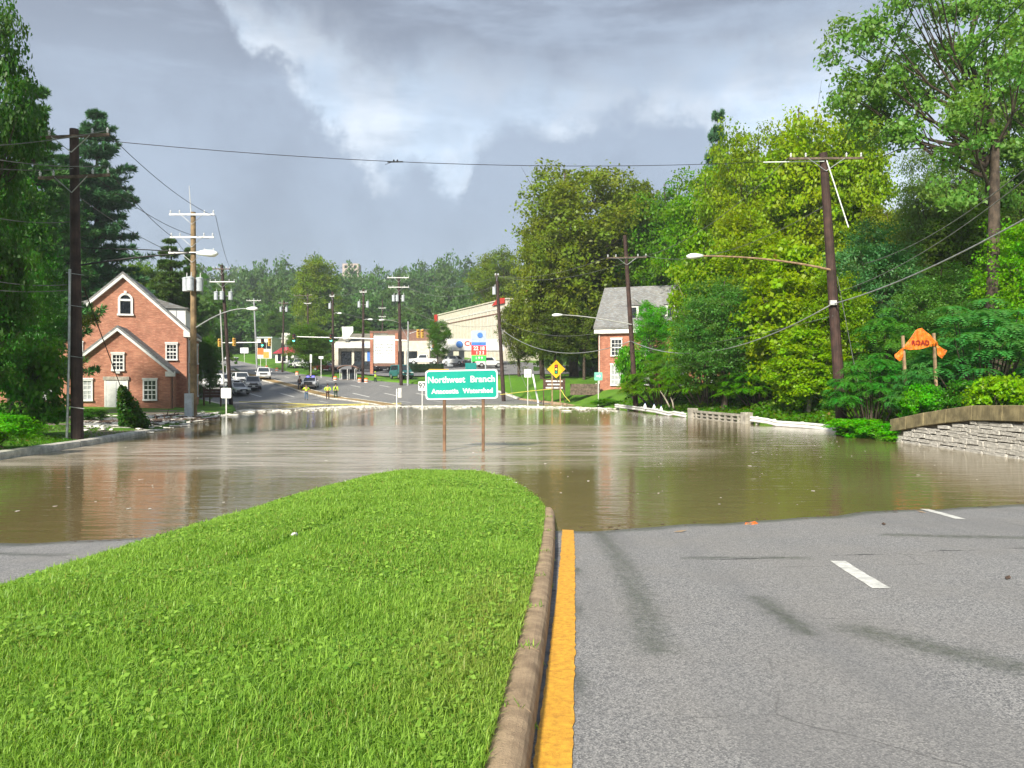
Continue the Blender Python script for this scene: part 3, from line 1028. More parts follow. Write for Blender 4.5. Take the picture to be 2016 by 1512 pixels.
proto('broad_a', 15, (0, 0, 8.4), (5, 5, 6.4), 30, 15, 62, .265, 21)
proto('broad_b', 15, (0, 0, 8.2), (5, 5, 6.6), 26, 17, 62, .265, 22, squeeze=.4)
proto('broad_c', 15, (.4, 0, 8.6), (5, 4.6, 6.2), 34, 13, 60, .25, 23, squeeze=.1, rlo=.2, rhi=.38)
proto('fine_a', 12, (0, 0, 6.6), (5, 5, 5.2), 34, 16, 70, .20, 24, asp=.5, cr=.8, flat=.35, up=.9)
proto('big_leaf', 12, (0, 0, 6.2), (4.5, 4.5, 5.6), 30, 15, 44, .34, 25, asp=.85, bark=M_barkpale, up=.8)
proto('open', 22, (-1.0, 0, 15.0), (6.5, 5, 6.8), 26, 13, 56, .24, 26, squeeze=0, rlo=.14, rhi=.27, tr=.36, bend=1.7, cr=.68, fork=.4)
proto('shrub', 3, (0, 0, 1.5), (1.7, 1.7, 1.45), 16, 10, 50, .14, 27, cr=.33, tr=.05, squeeze=.1)
proto('shrub_b', 3, (0, 0, 1.4), (1.9, 1.7, 1.4), 18, 10, 44, .17, 28, cr=.36, tr=.05, asp=.75, squeeze=.2)


def frond_shrub(key, seed, h=4.0, r=2.3, n_ros=75, fl=.85):
    """A sumac-like shrub: rosettes of drooping pinnate fronds on bare stems."""
    rng = np.random.default_rng(seed)
    mb = MB()
    C_, N_, T_, LN, RN = [], [], [], [], []
    for i in range(n_ros):
        a = rng.uniform(0, 2 * np.pi)
        rr = r * math.sqrt(rng.random())
        zt = h * (1 - .55 * (rr / r) ** 2) * rng.uniform(.55, 1.0)
        e = np.array([math.cos(a) * rr, math.sin(a) * rr, zt])
        s = np.array([math.cos(a) * rr * .25, math.sin(a) * rr * .25, -.2])
        if i % 3 == 0:
            mb.tube([s, s * .5 + e * .5 + np.array([0, 0, .1]), e], [.05, .035, .015], 5, caps=False)
        for f in range(9):
            az = 2 * np.pi * f / 9 + rng.normal(0, .25)
            L = fl * rng.uniform(.75, 1.2)
            dh = np.array([math.cos(az), math.sin(az), 0])
            np_ = 9
            u = (np.arange(np_) + 1.2) / (np_ + .6)
            lift = rng.uniform(.15, .5)
            pos = e + dh * (u * L)[:, None] + np.array([0, 0, 1.0]) * (L * (lift * u - (lift + .35) * u * u))[:, None]
            slope = lift - 2 * (lift + .35) * u
            fd = unit(dh + np.array([0, 0, 1]) * slope[:, None])
            side = np.array([-math.sin(az), math.cos(az), 0])
            up = np.cross(fd, side)
            up = np.where(up[:, 2:3] < 0, -up, up)
            ll = .26 * L * np.sin(np.pi * (.15 + .8 * u)) + .03
            sh = rng.random() * .6
            for sg in (-1, 1):
                td = unit(side * sg + fd * .45 - up * .25)
                C_.append(pos + td * (ll * .5)[:, None])
                N_.append(unit(up + .12 * rng.standard_normal((np_, 3))))
                T_.append(td)
                LN.append(ll)
                RN.append(np.clip(sh + .4 * rng.random(np_), 0, 1))
    c_, n_, t_, ln, rn = map(np.concatenate, (C_, N_, T_, LN, RN))
    cm = leaf_mesh('crown', leaf_arrays(c_, n_, ln, ln * .34, rng, .1, t_), rn)
    cm.materials.append(M_leaf)
    tm = mb.mesh('trunk', smooth=True, fix=False)
    tm.materials.append(M_bark)
    PROTO[key] = (h, r + .5, tm, cm)


frond_shrub('sumac_a', 31)
frond_shrub('sumac_b', 32, 5.0, 2.6, 90, .95)


def pine(key, seed, h=26, r=4.2, levels=22, droop=.1, nb=7, tuft=.55, narrow=1.0, start=.12):
    rng = np.random.default_rng(seed)
    mb = MB()
    mb.tube([(0, 0, -.4), (0, 0, h * .4), (.15, .1, h * .75), (.1, 0, h)], [.38, .28, .16, .03], 9)
    C_, N_, T_, RN = [], [], [], []
    for i in range(levels):
        f = start + (1 - start) * (i + rng.uniform(-.3, .3)) / levels
        f = min(f, .985)
        z = h * f
        br = r * ((1 - f) ** .75 * narrow + .10) * (.75 + .5 * rng.random())
        for k in range(nb):
            a = 2 * np.pi * (k + rng.random() * .8) / nb + i
            L = br * rng.uniform(.55, 1.15)
            d = np.array([math.cos(a), math.sin(a), 0])
            e = np.array([0, 0, z]) + d * L + np.array([0, 0, L * rng.uniform(-droop, .25 - droop)])
            s = np.array([0, 0, z - .1 * L])
            mb.tube([s, s * .4 + e * .6 - np.array([0, 0, .04 * L]), e], [.06, .04, .012], 4, caps=False)
            nt = int(6 + L * 5)
            for q in range(nt):
                u = .22 + .8 * rng.random()
                p = s + (e - s) * u + np.array([0, 0, -.04 * L * math.sin(u * 3)]) + np.array([-d[1], d[0], 0]) * rng.normal(0, .22) * L * .5
                m_ = 16
                dirs = unit(rng.standard_normal((m_, 3)) * .7 + d * .7 + np.array([0, 0, .55]))
                C_.append(p + dirs * tuft * .5)
                T_.append(dirs)
                N_.append(unit(rng.standard_normal((m_, 3)) + np.array([0, 0, .8])))
                RN.append(np.clip(rng.random() * .6 + .4 * rng.random(m_), 0, 1))
    c_, n_, t_, rn = map(np.concatenate, (C_, N_, T_, RN))
    ln = tuft * rng.uniform(.7, 1.2, len(c_))
    n_ = unit(n_ - t_ * np.sum(n_ * t_, -1, keepdims=True))
    cm = leaf_mesh('crown', leaf_arrays(c_, n_, ln, .10, rng, .05, t_), rn)
    cm.materials.append(M_needle)
    tm = mb.mesh('trunk', smooth=True, fix=False)
    tm.materials.append(M_bark)
    PROTO[key] = (h, r, tm, cm)


pine('pine_a', 41, r=5.0, levels=26, nb=10)
pine('pine_b', 42, 24, 5.0, 24, droop=.0, nb=9)
pine('spruce', 43, 18, 3.2, 26, droop=.45, nb=8, tuft=.4, start=.03)


def tree(key, u, top, width, d, col, name, label, group=None, rz=0.0, base=None, cat='tree', dx=0.0, yscale=1.0, tilt=0.0):
    """Place a copy of a tree kind so that it stands at depth d with its real height and spread."""
    h, r, tm, cm = PROTO[key]
    p = P(u, top, d)
    x = p.x + dx
    z0 = float(groundz(x, d)) if base is None else base
    sz = (p.z - z0) / h
    sxy = width / 2.0 / F * d / r
    o = thing(name, label, cat, (x, d, z0), rz, group)
    o.scale = (sxy, sxy * yscale, sz)
    if tilt:
        o.rotation_euler = (0, tilt, 0)
    tk = link('trunk', tm, None, o)
    cr = link('crown', cm, None, o)
    cr.color = (col[0] * LUSH, col[1] * LUSH, col[2] * LUSH, 1)
    return o


LUSH = 1.72          # all foliage a little brighter
OLIVE = (.105, .140, .022)
YGREEN = (.150, .215, .020)
MGREEN = (.070, .140, .016)
DGREEN = (.030, .075, .012)
BLUEG = (.055, .135, .050)
LGREEN = (.095, .215, .022)
PINEC = (.034, .085, .036)

GW = 'trees of the wood behind the guardrail'
# the wood on the right, from the shops round to the tall leaning tree
tree('broad_c', 1130, 288, 320, 100, OLIVE, 'broadleaf_tree', 'tallest olive-green tree, standing behind the diamond traffic-signal sign', GW, .3)
tree('broad_b', 1068, 395, 180, 97, OLIVE, 'broadleaf_tree', 'olive-green tree bending over the brown sign board, left of the tallest one', GW, 1.9)
tree('broad_c', 985, 478, 140, 190, (.085, .125, .015), 'broadleaf_tree', 'olive tree beside the cream warehouse, behind the pole with one transformer', GW, 4.0)
tree('broad_a', 1235, 335, 240, 104, (.080, .115, .014), 'broadleaf_tree', 'olive tree directly behind the pole in front of the grey-roofed brick house', GW, 2.2)
tree('broad_b', 1300, 318, 220, 98, (.062, .135, .015), 'broadleaf_tree', 'dark green tree rising behind the ridge of the grey-roofed house', GW, 5.0)
tree('pine_b', 1412, 216, 120, 88, (.035, .085, .040), 'pine_tree', 'dark pine whose flat top sticks out above the wood', GW, .5)
tree('broad_a', 1400, 295, 230, 80, (.085, .170, .016), 'broadleaf_tree', 'mid green tree below the flat-topped pine', GW, 3.3)
tree('broad_b', 1590, 150, 300, 66, YGREEN, 'broadleaf_tree', 'tallest yellow-green tree, its top behind the leaning crossarm pole', GW, .9)
tree('broad_c', 1480, 215, 230, 68, (.125, .185, .014), 'broadleaf_tree', 'yellow-green tree between the flat-topped pine and the tallest yellow-green tree', GW, 2.7)
tree('broad_a', 1690, 185, 210, 64, (.135, .205, .020), 'broadleaf_tree', 'yellow-green tree just right of the leaning crossarm pole top', GW, 1.2)
tree('broad_c', 1760, 380, 240, 60, (.105, .135, .018), 'broadleaf_tree', 'yellowing tree in the gap left of the tall dark-trunked tree', GW, .2)
tree('broad_a', 1480, 385, 260, 55, (.130, .190, .012), 'broadleaf_tree', 'yellow-green tree behind the long street lamp arm', GW, 4.4)
tree('big_leaf', 1390, 440, 170, 57, (.105, .185, .016), 'broadleaf_tree', 'leafy tree standing right above the street lamp head of the leaning pole', GW, 1.0)
tree('big_leaf', 1560, 470, 230, 47, (.140, .215, .014), 'broadleaf_tree', 'bright big-leaved tree with a pale trunk behind the concrete bridge rail', GW, 2.5)
tree('fine_a', 1425, 525, 250, 50, (.055, .130, .030), 'locust_tree', 'feathery grey-green tree over the far white guardrail', GW, .7)
tree('fine_a', 1715, 415, 270, 46, BLUEG, 'locust_tree', 'feathery blue-green tree right of the leaning crossarm pole', GW, 3.0)
tree('fine_a', 1860, 500, 240, 41, (.065, .140, .030), 'locust_tree', 'feathery tree above the orange sign on two posts', GW, 5.2)
tree('broad_b', 1905, 345, 270, 47, (.070, .115, .022), 'broadleaf_tree', 'tree of dull green leaves behind the trunk of the tall dark-trunked tree', GW, .4)
tree('broad_c', 2040, 400, 260, 37, LGREEN, 'broadleaf_tree', 'fresh green tree at the picture edge above the retaining wall', GW, 1.5)
tree('broad_a', 1640, 520, 180, 44, (.120, .200, .014), 'broadleaf_tree', 'small yellow-green tree right behind the leaning crossarm pole', GW, 5.5)
tree('broad_a', 1560, 260, 330, 84, (.09, .15, .016), 'broadleaf_tree', 'broad tree filling the gap deep in the wood behind the leaning pole', GW, 2.0)
tree('broad_b', 1850, 330, 330, 66, (.075, .12, .018), 'broadleaf_tree', 'broad shaded tree deep in the wood left of the dark trunk', GW, 2.9)
tree('broad_b', 2060, 300, 320, 58, (.065, .12, .018), 'broadleaf_tree', 'deep green tree at the far right behind the tall dark-trunked tree', GW, .6)
tree('open', 1975, -190, 500, 38, (.095, .175, .045), 'tall_tree', 'tall dark-trunked tree with an open crown against the sky at the upper right', None, tilt=R(-9))
tree('broad_b', 1022, 565, 110, 101, (.070, .095, .016), 'broadleaf_tree', 'low olive tree right beside the pole with one transformer', GW, .7)
tree('broad_a', 1092, 590, 120, 95, (.060, .090, .016), 'broadleaf_tree', 'low dark tree right behind the yellow diamond sign', GW, 1.7)
tree('broad_c', 1150, 560, 110, 96, (.065, .100, .016), 'broadleaf_tree', 'low olive tree at the left corner of the grey-roofed house', GW, 2.7)
tree('open', 2150, -60, 460, 46, (.085, .155, .040), 'tall_tree', 'second open-crowned tall tree cut off by the right picture edge', None, tilt=R(-6))
tree('fine_a', 1850, 250, 230, 50, (.085, .135, .040), 'locust_tree', 'grey-green feathery tree below the crown of the tall dark-trunked tree', GW, 1.1)
tree('broad_c', 1990, 235, 240, 48, (.080, .145, .035), 'broadleaf_tree', 'leafy tree behind the bare trunk of the tall dark-trunked tree', GW, 3.6)
# undergrowth and shrubs by the flooded edge on the right
GS = 'shrubs along the flooded right edge'
tree('sumac_a', 1715, 690, 190, 34.5, (.055, .165, .030), 'sumac_shrub', 'sumac shrub with drooping fronds left of the orange sign posts', GS, .3)
tree('sumac_b', 1935, 572, 300, 33.5, (.060, .175, .050), 'sumac_shrub', 'largest sumac, spreading over the wall right of the orange sign', GS, 1.3)
tree('sumac_a', 1835, 690, 170, 35.5, (.050, .130, .040), 'sumac_shrub', 'dull sumac fronds seen between the two posts of the orange sign', GS, 2.2)
tree('sumac_a', 1760, 600, 220, 38.5, (.060, .150, .028), 'sumac_shrub', 'tall sumac behind the orange sign on its left', GS, 4.2)
tree('sumac_a', 1806, 712, 130, 32.2, (.055, .150, .040), 'sumac_shrub', 'small sumac growing in front of the orange sign posts', GS, 5.0)
tree('shrub', 1815, 752, 110, 31.6, (.070, .230, .012), 'shrub', 'small vivid green bush at the foot of the orange sign posts', GS, .5, cat='shrub')
tree('shrub_b', 1985, 718, 170, 28.2, (.125, .235, .018), 'shrub', 'yellow-green bush leaning over the wall coping at the picture edge', GS, 1.0, cat='shrub')
tree('shrub', 1895, 745, 130, 31.0, (.045, .120, .016), 'shrub', 'dark bush just behind the middle of the wall coping', GS, 2.0, cat='shrub')
tree('shrub_b', 1680, 818, 170, 33.2, (.080, .250, .018), 'shrub', 'low spreading green bush hiding the near end of the guardrail', GS, .7, base=-.1, cat='shrub', yscale=.8)
tree('shrub', 1745, 832, 110, 31.2, (.070, .240, .018), 'shrub', 'low weeds bush at the left end of the stone wall', GS, 3.0, base=-.1, cat='shrub')
tree('sumac_a', 1300, 690, 170, 60, (.075, .150, .016), 'sumac_shrub', 'shrubby sumac at the foot of the thin dark pole', GS, 1.8)
tree('sumac_b', 1395, 650, 190, 54, (.080, .165, .018), 'sumac_shrub', 'frond shrub above the first bend of the guardrail', GS, 3.4)
tree('sumac_a', 1500, 690, 190, 49, (.075, .170, .020), 'sumac_shrub', 'frond shrub behind the concrete bridge rail', GS, .9)
tree('big_leaf', 1590, 640, 170, 42.5, (.130, .220, .016), 'broadleaf_sapling', 'big-leaved sapling between the bridge rail and the leaning pole', GS, 2.0)
tree('broad_c', 1283, 580, 105, 71, (.060, .205, .012), 'vine_mound', 'vivid green vine mound climbing the front of the grey-roofed house', None, 1.0, cat='vine')
tree('shrub_b', 1245, 662, 80, 69, (.065, .190, .012), 'vine_mound', 'smaller vine mound beside the pole in front of the house windows', None, 2.0, cat='vine')
tree('shrub', 1190, 784, 70, 70, (.080, .190, .016), 'shrub', 'low weeds at the far end of the guardrail', GS, 2.0, cat='shrub')

# the left side
GL = 'trees on the left of the road'
tree('broad_c', -45, -90, 250, 26, (.030, .075, .014), 'broadleaf_tree', 'tall dark broadleaf tree at the upper left corner', GL, .5)
tree('pine_b', 66, 165, 230, 47, (.045, .105, .030), 'pine_tree', 'lighter pine with feathery boughs left of the tall dark pole', GL, .2)
tree('pine_a', 190, 212, 230, 74, PINEC, 'pine_tree', 'dark white pine with layered boughs behind the tall dark pole', GL, 1.0)
tree('pine_a', 125, 300, 200, 70, (.030, .080, .022), 'pine_tree', 'shaded pine between the dark pine and the broadleaf trees', GL, 2.0)
tree('broad_a', 20, 320, 230, 38, (.028, .085, .012), 'broadleaf_tree', 'dark green broadleaf tree hanging over the left verge', GL, 2.6)
tree('fine_a', 55, 470, 150, 34, (.032, .095, .014), 'locust_tree', 'feathery tree drooping towards the foot of the tall dark pole', GL, .8)
tree('broad_c', -30, 480, 200, 27, (.040, .105, .018), 'broadleaf_tree', 'near dark tree cut by the left picture edge', GL, 1.6)
tree('shrub_b', 45, 640, 170, 29, (.060, .150, .022), 'shrub', 'tall shrub with pale leaf tips by the left verge', None, .4, cat='shrub')
tree('shrub', 10, 812, 150, 24.5, (.080, .220, .018), 'shrub', 'low bright weeds on the verge at the left picture edge', None, 1.4, cat='shrub')
tree('shrub', 90, 790, 110, 29.5, (.050, .140, .016), 'shrub', 'small shrub between the left verge and the tall dark pole', None, 2.4, cat='shrub')
tree('shrub_b', 175, 800, 70, 40, (.045, .110, .020), 'shrub', 'bedraggled bush in the flood litter before the brick house', None, .4, cat='shrub')
tree('spruce', 335, 462, 115, 88, (.045, .082, .018), 'spruce_tree', 'spruce with drooping boughs just behind the brick house', GL, .2)
tree('spruce', 372, 480, 70, 92, (.040, .078, .020), 'spruce_tree', 'narrow second spruce behind the pale crossarm pole', GL, 1.2)
tree('broad_a', 285, 505, 130, 110, (.065, .120, .018), 'broadleaf_tree', 'olive tree peeping over the brick house beside the spruce', GL, .9)
tree('broad_b', 413, 640, 52, 74, (.040, .095, .014), 'broadleaf_tree', 'small tree against the right side of the brick house', GL, .3)
# street trees by the shops and far trees that stand out
tree('broad_b', 611, 622, 118, 124, (.055, .105, .016), 'street_tree', 'dark street tree with two trunks on the verge by the signals', None, .3)
tree('broad_a', 622, 498, 120, 200, (.100, .150, .020), 'broadleaf_tree', 'bright rounded tree standing out from the far wooded ridge', None, .9)
tree('broad_c', 862, 622, 62, 132, (.050, .110, .014), 'street_tree', 'dark tree left of the cream warehouse wall behind the canopy', None, .3)
tree('broad_a', 540, 610, 70, 210, (.050, .100, .020), 'broadleaf_tree', 'rounded tree above the red-roofed shop', None, .3)
tree('broad_b', 415, 640, 75, 150, (.050, .105, .016), 'street_tree', 'roadside tree overhanging the far bend of the road', None, 1.3)
tree('broad_a', 705, 625, 90, 170, (.055, .110, .020), 'broadleaf_tree', 'tree behind the roof of the cream shop', None, 2.3)

# far wooded ridge: one mass
rng = np.random.default_rng(77)
tmpl = []
for k in range(4):
    lo = lobes_in(rng, 11, (1, 1, 1.15), .3, .34, .52)
    v, r = crown_arrays(rng, lo, np.array([0, 0, 1.1]), 12, 10, .135, .8, .24)
    tmpl.append((v, r))
VV, RRn = [], []
for row, (d0, n_, top0, jit) in enumerate(((235, 30, 592, 16), (275, 36, 560, 18), (330, 44, 537, 16), (400, 50, 517, 14))):
    for i in range(n_):
        u = 300 + 760 * (i + rng.random()) / n_
        d = d0 + rng.uniform(-14, 14)
        top = top0 + rng.normal(0, jit) + (10 if 640 < u < 760 and row == 3 else 0) - (12 if row == 3 and 860 < u else 0)
        p = P(u, top, d)
        zg = float(groundz(p.x, d)) - 1
        rad = rng.uniform(6.0, 11.5)
        hgt = max(p.z - zg, 6)
        v, r = tmpl[rng.integers(4)]
        a = rng.uniform(0, 6.28)
        ca, sa_ = math.cos(a), math.sin(a)
        sc = np.array([rad, rad, hgt / 2.25])
        q = v * sc
        q = np.stack([q[:, 0] * ca - q[:, 1] * sa_ + p.x, q[:, 0] * sa_ + q[:, 1] * ca + d, q[:, 2] + zg], -1)
        VV.append(q)
        RRn.append(np.clip(r * .5 + rng.random() * .5, 0, 1))
# wood beyond the right bank, behind the trees built singly
for i in range(46):
    u = 1110 + 1040 * (i + rng.random()) / 46
    d = rng.uniform(112, 150)
    p = P(u, rng.uniform(410, 480), d)
    v, r = tmpl[rng.integers(4)]
    q = v * np.array([9, 9, p.z / 2.25])
    VV.append(q + np.array([p.x, d, 1.0]))
    RRn.append(np.clip(r * .5 + rng.random() * .5, 0, 1))
for i in range(16):
    u = -160 + 560 * (i + rng.random()) / 16
    d = rng.uniform(112, 140)
    p = P(u, rng.uniform(500, 560), d)
    v, r = tmpl[rng.integers(4)]
    VV.append(v * np.array([8, 8, p.z / 2.25]) + np.array([p.x, d, 1.0]))
    RRn.append(np.clip(r * .5 + rng.random() * .5, 0, 1))
fw = link('far_woods', leaf_mesh('far_woods', np.concatenate(VV), np.concatenate(RRn)), M_leaf)
fw.color = (.088, .170, .050, 1)
setp(fw, 'dark wooded ridge closing the view behind the shops', 'woods', kind='stuff')

# undergrowth on the right bank: a leafy mass nobody could count
n = 42000
yb = rng.uniform(19, 70, n)
off = rng.uniform(.15, 9, n) ** 1.0
xb = xr(yb) + np.where(yb < 31, off + .8, off + .35)
hb = (.25 + .22 * off) * (.4 + .9 * vnoise(xb + 40, yb, .8, 5)) * (1 - sm(60, 68, yb) * .6)
zb = groundz(xb, yb) + hb * rng.random(n) ** .6
nn = unit(rng.standard_normal((n, 3)) * .7 + np.array([-.3, -.4, .8]))
s = rng.uniform(.12, .26, n)
ug = link('undergrowth', leaf_mesh('undergrowth', leaf_arrays(np.stack([xb, yb, zb], -1), nn, s, s * .7, rng), rng.random(n)), M_leaf)
ug.color = (.085, .190, .018, 1)
setp(ug, 'tangled green undergrowth covering the bank behind guardrail and wall', 'undergrowth', kind='stuff')
# verge weeds on the left
n = 14000
yb = rng.uniform(20, 36, n)
off = rng.uniform(.2, 7, n)
xb = xl(yb) - off
zb = groundz(xb, yb) + rng.random(n) ** 1.4 * (.10 + .07 * off) * (.3 + vnoise(xb + 70, yb, .9, 6)) * (1 - .8 * sm(27, 30, yb))
nn = unit(rng.standard_normal((n, 3)) * .8 + np.array([.3, -.4, .7]))
s = rng.uniform(.06, .14, n)
vw = link('verge_weeds', leaf_mesh('verge_weeds', leaf_arrays(np.stack([xb, yb, zb], -1), nn, s, s * .5, rng), rng.random(n)), M_leaf)
vw.color = (.080, .200, .018, 1)
setp(vw, 'weedy ground cover on the verge below the dark trees', 'weeds', kind='stuff')
# ------------------------------------------------------------------ buildings
def window(parent, cx, z0, w_, h_, face=0.0, axis='y', rows=4, cols=3, glass=None, arch=False, surround=.10, out=-1):
    """A window set on a wall plane. axis 'y': wall faces -y (out=-1) at y=face; axis 'x': wall faces +-x at x=face."""
    def tr(pts):
        if axis == 'y':
            return [(p[0] + cx, face + out * p[1], p[2] + z0) for p in pts]
        return [(face + out * p[1], cx + p[0], p[2] + z0) for p in pts]

    def bx(mb, x0, x1, d0, d1, za, zb):
        t_ = MB().bx(x0, x1, d0, d1, za, zb)
        mb.add(tr(t_.v), t_.f)
    fr = MB()
    s = surround
    hw = w_ / 2
    if arch:
        n = 12
        zc = h_ - hw
        outer = [(-hw - s, -.02)] + [(-(hw + s) * math.cos(math.pi * k / n), zc + (hw + s) * math.sin(math.pi * k / n)) for k in range(n + 1)] + [(hw + s, -.02)]
        inner = [(-hw, -.02)] + [(-hw * math.cos(math.pi * k / n), zc + hw * math.sin(math.pi * k / n)) for k in range(n + 1)] + [(hw, -.02)]
        k = len(outer)
        vs = [(p[0], .002, p[1]) for p in outer] + [(p[0], .002, p[1]) for p in inner] + [(p[0], .10, p[1]) for p in outer] + [(p[0], .10, p[1]) for p in inner]
        fs = []
        for i in range(k - 1):
            fs += [(2 * k + i, 2 * k + i + 1, 3 * k + i + 1, 3 * k + i), (i, i + 1, 2 * k + i + 1, 2 * k + i), (k + i, 3 * k + i, 3 * k + i + 1, k + i + 1)]
        fr.add(tr(vs), fs)
        bx(fr, -hw - s - .06, hw + s + .06, .002, .16, -.16, -.02)
        bx(fr, -.10, .10, .102, .15, h_ + s * .6, h_ + s * 2.0)
        bx(fr, -hw, hw, .03, .085, zc - .10, zc + .06)
        pane = MB()
        poly = [(p[0], p[1]) for p in inner]
        pv = [(p[0], .025, p[1]) for p in poly]
        pane.add(tr(pv), [tuple(range(len(pv)))])
    else:
        bx(fr, -hw - s, -hw, .002, .10, 0, h_)
        bx(fr, hw, hw + s, .002, .10, 0, h_)
        bx(fr, -hw - s, hw + s, .002, .12, h_, h_ + s)
        bx(fr, -hw - s * 1.4, hw + s * 1.4, .002, .16, h_ + s, h_ + s + .12)
        bx(fr, -hw - s * 1.2, hw + s * 1.2, .002, .17, -.13, 0)
        pane = MB()
        bx(pane, -hw, hw, .004, .03, 0, h_)
    f = fr.build('window', M_white, parent)
    pane.build('pane', glass or M_glass, f)
    gb = MB()
    if not arch:
        for c_ in range(1, cols):
            x = -hw + w_ * c_ / cols
            bx(gb, x - .022, x + .022, .032, .055, 0, h_)
        for r_ in range(1, rows):
            z = h_ * r_ / rows
            e = .05 if r_ * 2 == rows else .022
            bx(gb, -hw, hw, .033, .06 if e > .03 else .054, z - e, z + e)
        gb.build('glazing_bars', M_white, f)
    return f


def gable(parent, hw, y0, y1, z0, ze, za, wall_mat, roof_mat, over=.25, thick=.18, trim=True):
    """Gabled block with its gable facing -y: wall, two roof slopes, white rake boards and eaves."""
    mb = MB()
    mb.prism([(-hw, z0), (hw, z0), (hw, ze), (0, za), (-hw, ze)], y0, y1)
    mb.build('wall', wall_mat, parent)
    sl = (za - ze) / hw
    for sg in (-1, 1):
        ex = hw + over
        p = [(0, za + thick * .3), (sg * ex, ze - sl * over + thick * .3), (sg * ex, ze - sl * over + thick * 1.5), (0, za + thick * 1.5)]
        MB().prism(p, y0 - over, y1 + over).build('roof', roof_mat, parent)
        if trim:
            q = [(0, za - .20), (sg * (ex + .02), ze - sl * over - .18), (sg * (ex + .02), ze - sl * over + thick * .28), (0, za + thick * .28)]
            MB().prism(q, y0 - over - .03, y0 - .002).build('rake_board', M_white, parent)
            MB().bx(sg * hw - .22 if sg > 0 else -hw - .30, sg * hw + .30 if sg > 0 else -hw + .22, y0 - .12, y0 + .6, ze - .50, ze - .02).build('cornice_return', M_white, parent)
            MB().bx(min(sg * (hw + .004), sg * (hw + over)), max(sg * (hw + .004), sg * (hw + over)), y0 + .62, y1, ze - .42, ze - sl * over - .02).build('eaves', M_white, parent)


# ---- the orange brick house on the left
hx, hy = -30.3, 60.0
B1 = thing('brick_house', 'orange brick house with two white-trimmed gables, one in front of the other', 'house', (hx, hy, .30), R(17))
gable(B1, 4.55, 0, 10, -.6, 6.1, 10.35, M_brick1, M_shingle)
window(B1, .15, 7.35, .74, 1.45, 0, arch=True, surround=.16)
window(B1, 3.45, 3.85, .68, 1.10, 0, rows=4)
window(B1, -3.25, 3.85, .68, 1.10, 0, rows=4, glass=M_glassblind)
# dormers on both roof slopes
for sg in (-1, 1):
    x0, x1 = sorted((sg * 1.9, sg * 4.25))
    dm = MB().bx(x0, x1, 2.2, 8.6, 6.2, 8.05).build('dormer', M_white, B1)
    MB().prism([(x0 - .2 * (sg < 0), 8.05), (x1 + .2 * (sg > 0), 8.05), (x1 + .2 * (sg > 0) if sg > 0 else x1, 8.12), (x0 - .2 * (sg < 0), 8.12)], 2.0, 8.8).build('dormer_roof', M_shingle, dm)
    xs = [(x0, 8.122), (x1, 8.122), (x0 if sg > 0 else x1, 8.85)]
    MB().prism(xs, 2.0, 8.8).build('dormer_roof', M_shingle, dm)
    MB().bx(x1 - .75 if sg > 0 else x0 + .70, x1 - .70 if sg > 0 else x0 + .75, 2.16, 2.198, 6.3, 8.0).build('corner_board', M_greybox, dm)
# the small front gable with the white double door
fx = .25
mbw = MB()
hw2, ze2, za2 = 3.55, 2.85, 5.95
mbw.prism([(fx - hw2, -.6), (fx + hw2, -.6), (fx + hw2, ze2), (fx, za2), (fx - hw2, ze2)], -3.6, -.002)
ext = mbw.build('front_wing', M_brick1, B1)
slp = (za2 - ze2) / hw2
for sg in (-1, 1):
    ov = .25
    ex = hw2 + ov
    MB().prism([(fx, za2 + .05), (fx + sg * ex, ze2 - slp * ov + .05), (fx + sg * ex, ze2 - slp * ov + .24), (fx, za2 + .24)], -3.85, -.004).build('roof', M_shingle, ext)
    MB().prism([(fx, za2 - .17), (fx + sg * (ex + .02), ze2 - slp * ov - .16), (fx + sg * (ex + .02), ze2 - slp * ov + .046), (fx, za2 + .046)], -3.88, -3.602).build('rake_board', M_white, ext)
    xa, xb = sorted((fx + sg * (hw2 - .35), fx + sg * (hw2 + .28)))
    MB().bx(xa, xb, -3.72, -3.1, ze2 - .42, ze2 - .04).build('cornice_return', M_white, ext)
window(B1, fx, 2.95, .66, 1.05, -3.6, rows=4)
window(B1, fx - 2.15, .75, .78, 1.35, -3.6, rows=4, glass=M_glassblind)
window(B1, fx + 2.15, .75, .78, 1.35, -3.6, rows=4)
door = MB().bx(fx - .78, fx + .55, -3.68, -3.602, 0.02, 2.12).build('door', M_white, B1)
MB().bx(fx - .14, fx - .11, -3.70, -3.681, .05, 2.08).build('door_gap', M_greybox, door)
MB().bx(fx - .98, fx + .75, -3.74, -3.602, 2.16, 2.42).build('door_lintel', M_concrete, B1)
MB().bx(fx - .90, fx - .79, -3.70, -3.602, 0, 2.14).build('door_post', M_white, B1)
MB().bx(fx + .56, fx + .67, -3.70, -3.602, 0, 2.14).build('door_post', M_white, B1)
MB().box((fx, -3.7, 2.72), (.30, .2, .16)).build('door_lamp', M_offwhite, B1)
MB().bx(fx - 2.2, fx + 2.2, -4.9, -3.62, -.5, .02).build('doorstep', M_concrete, B1)
# right flank: downpipe, side windows and the shallow rear bay
MB().cyl((4.66, .35, -.3), (4.66, .35, 5.7), .05).build('downpipe', M_offwhite, B1)
MB().cyl((fx + hw2 + .09, -3.3, -.3), (fx + hw2 + .09, -3.3, 2.5), .05).build('downpipe', M_brown_fascia, B1)
for yy_ in (2.2, 5.0, 7.8):
    window(B1, yy_, .8, .95, 1.7, 4.55, axis='x', out=1)
    window(B1, yy_, 3.7, .95, 1.5, 4.55, axis='x', out=1)
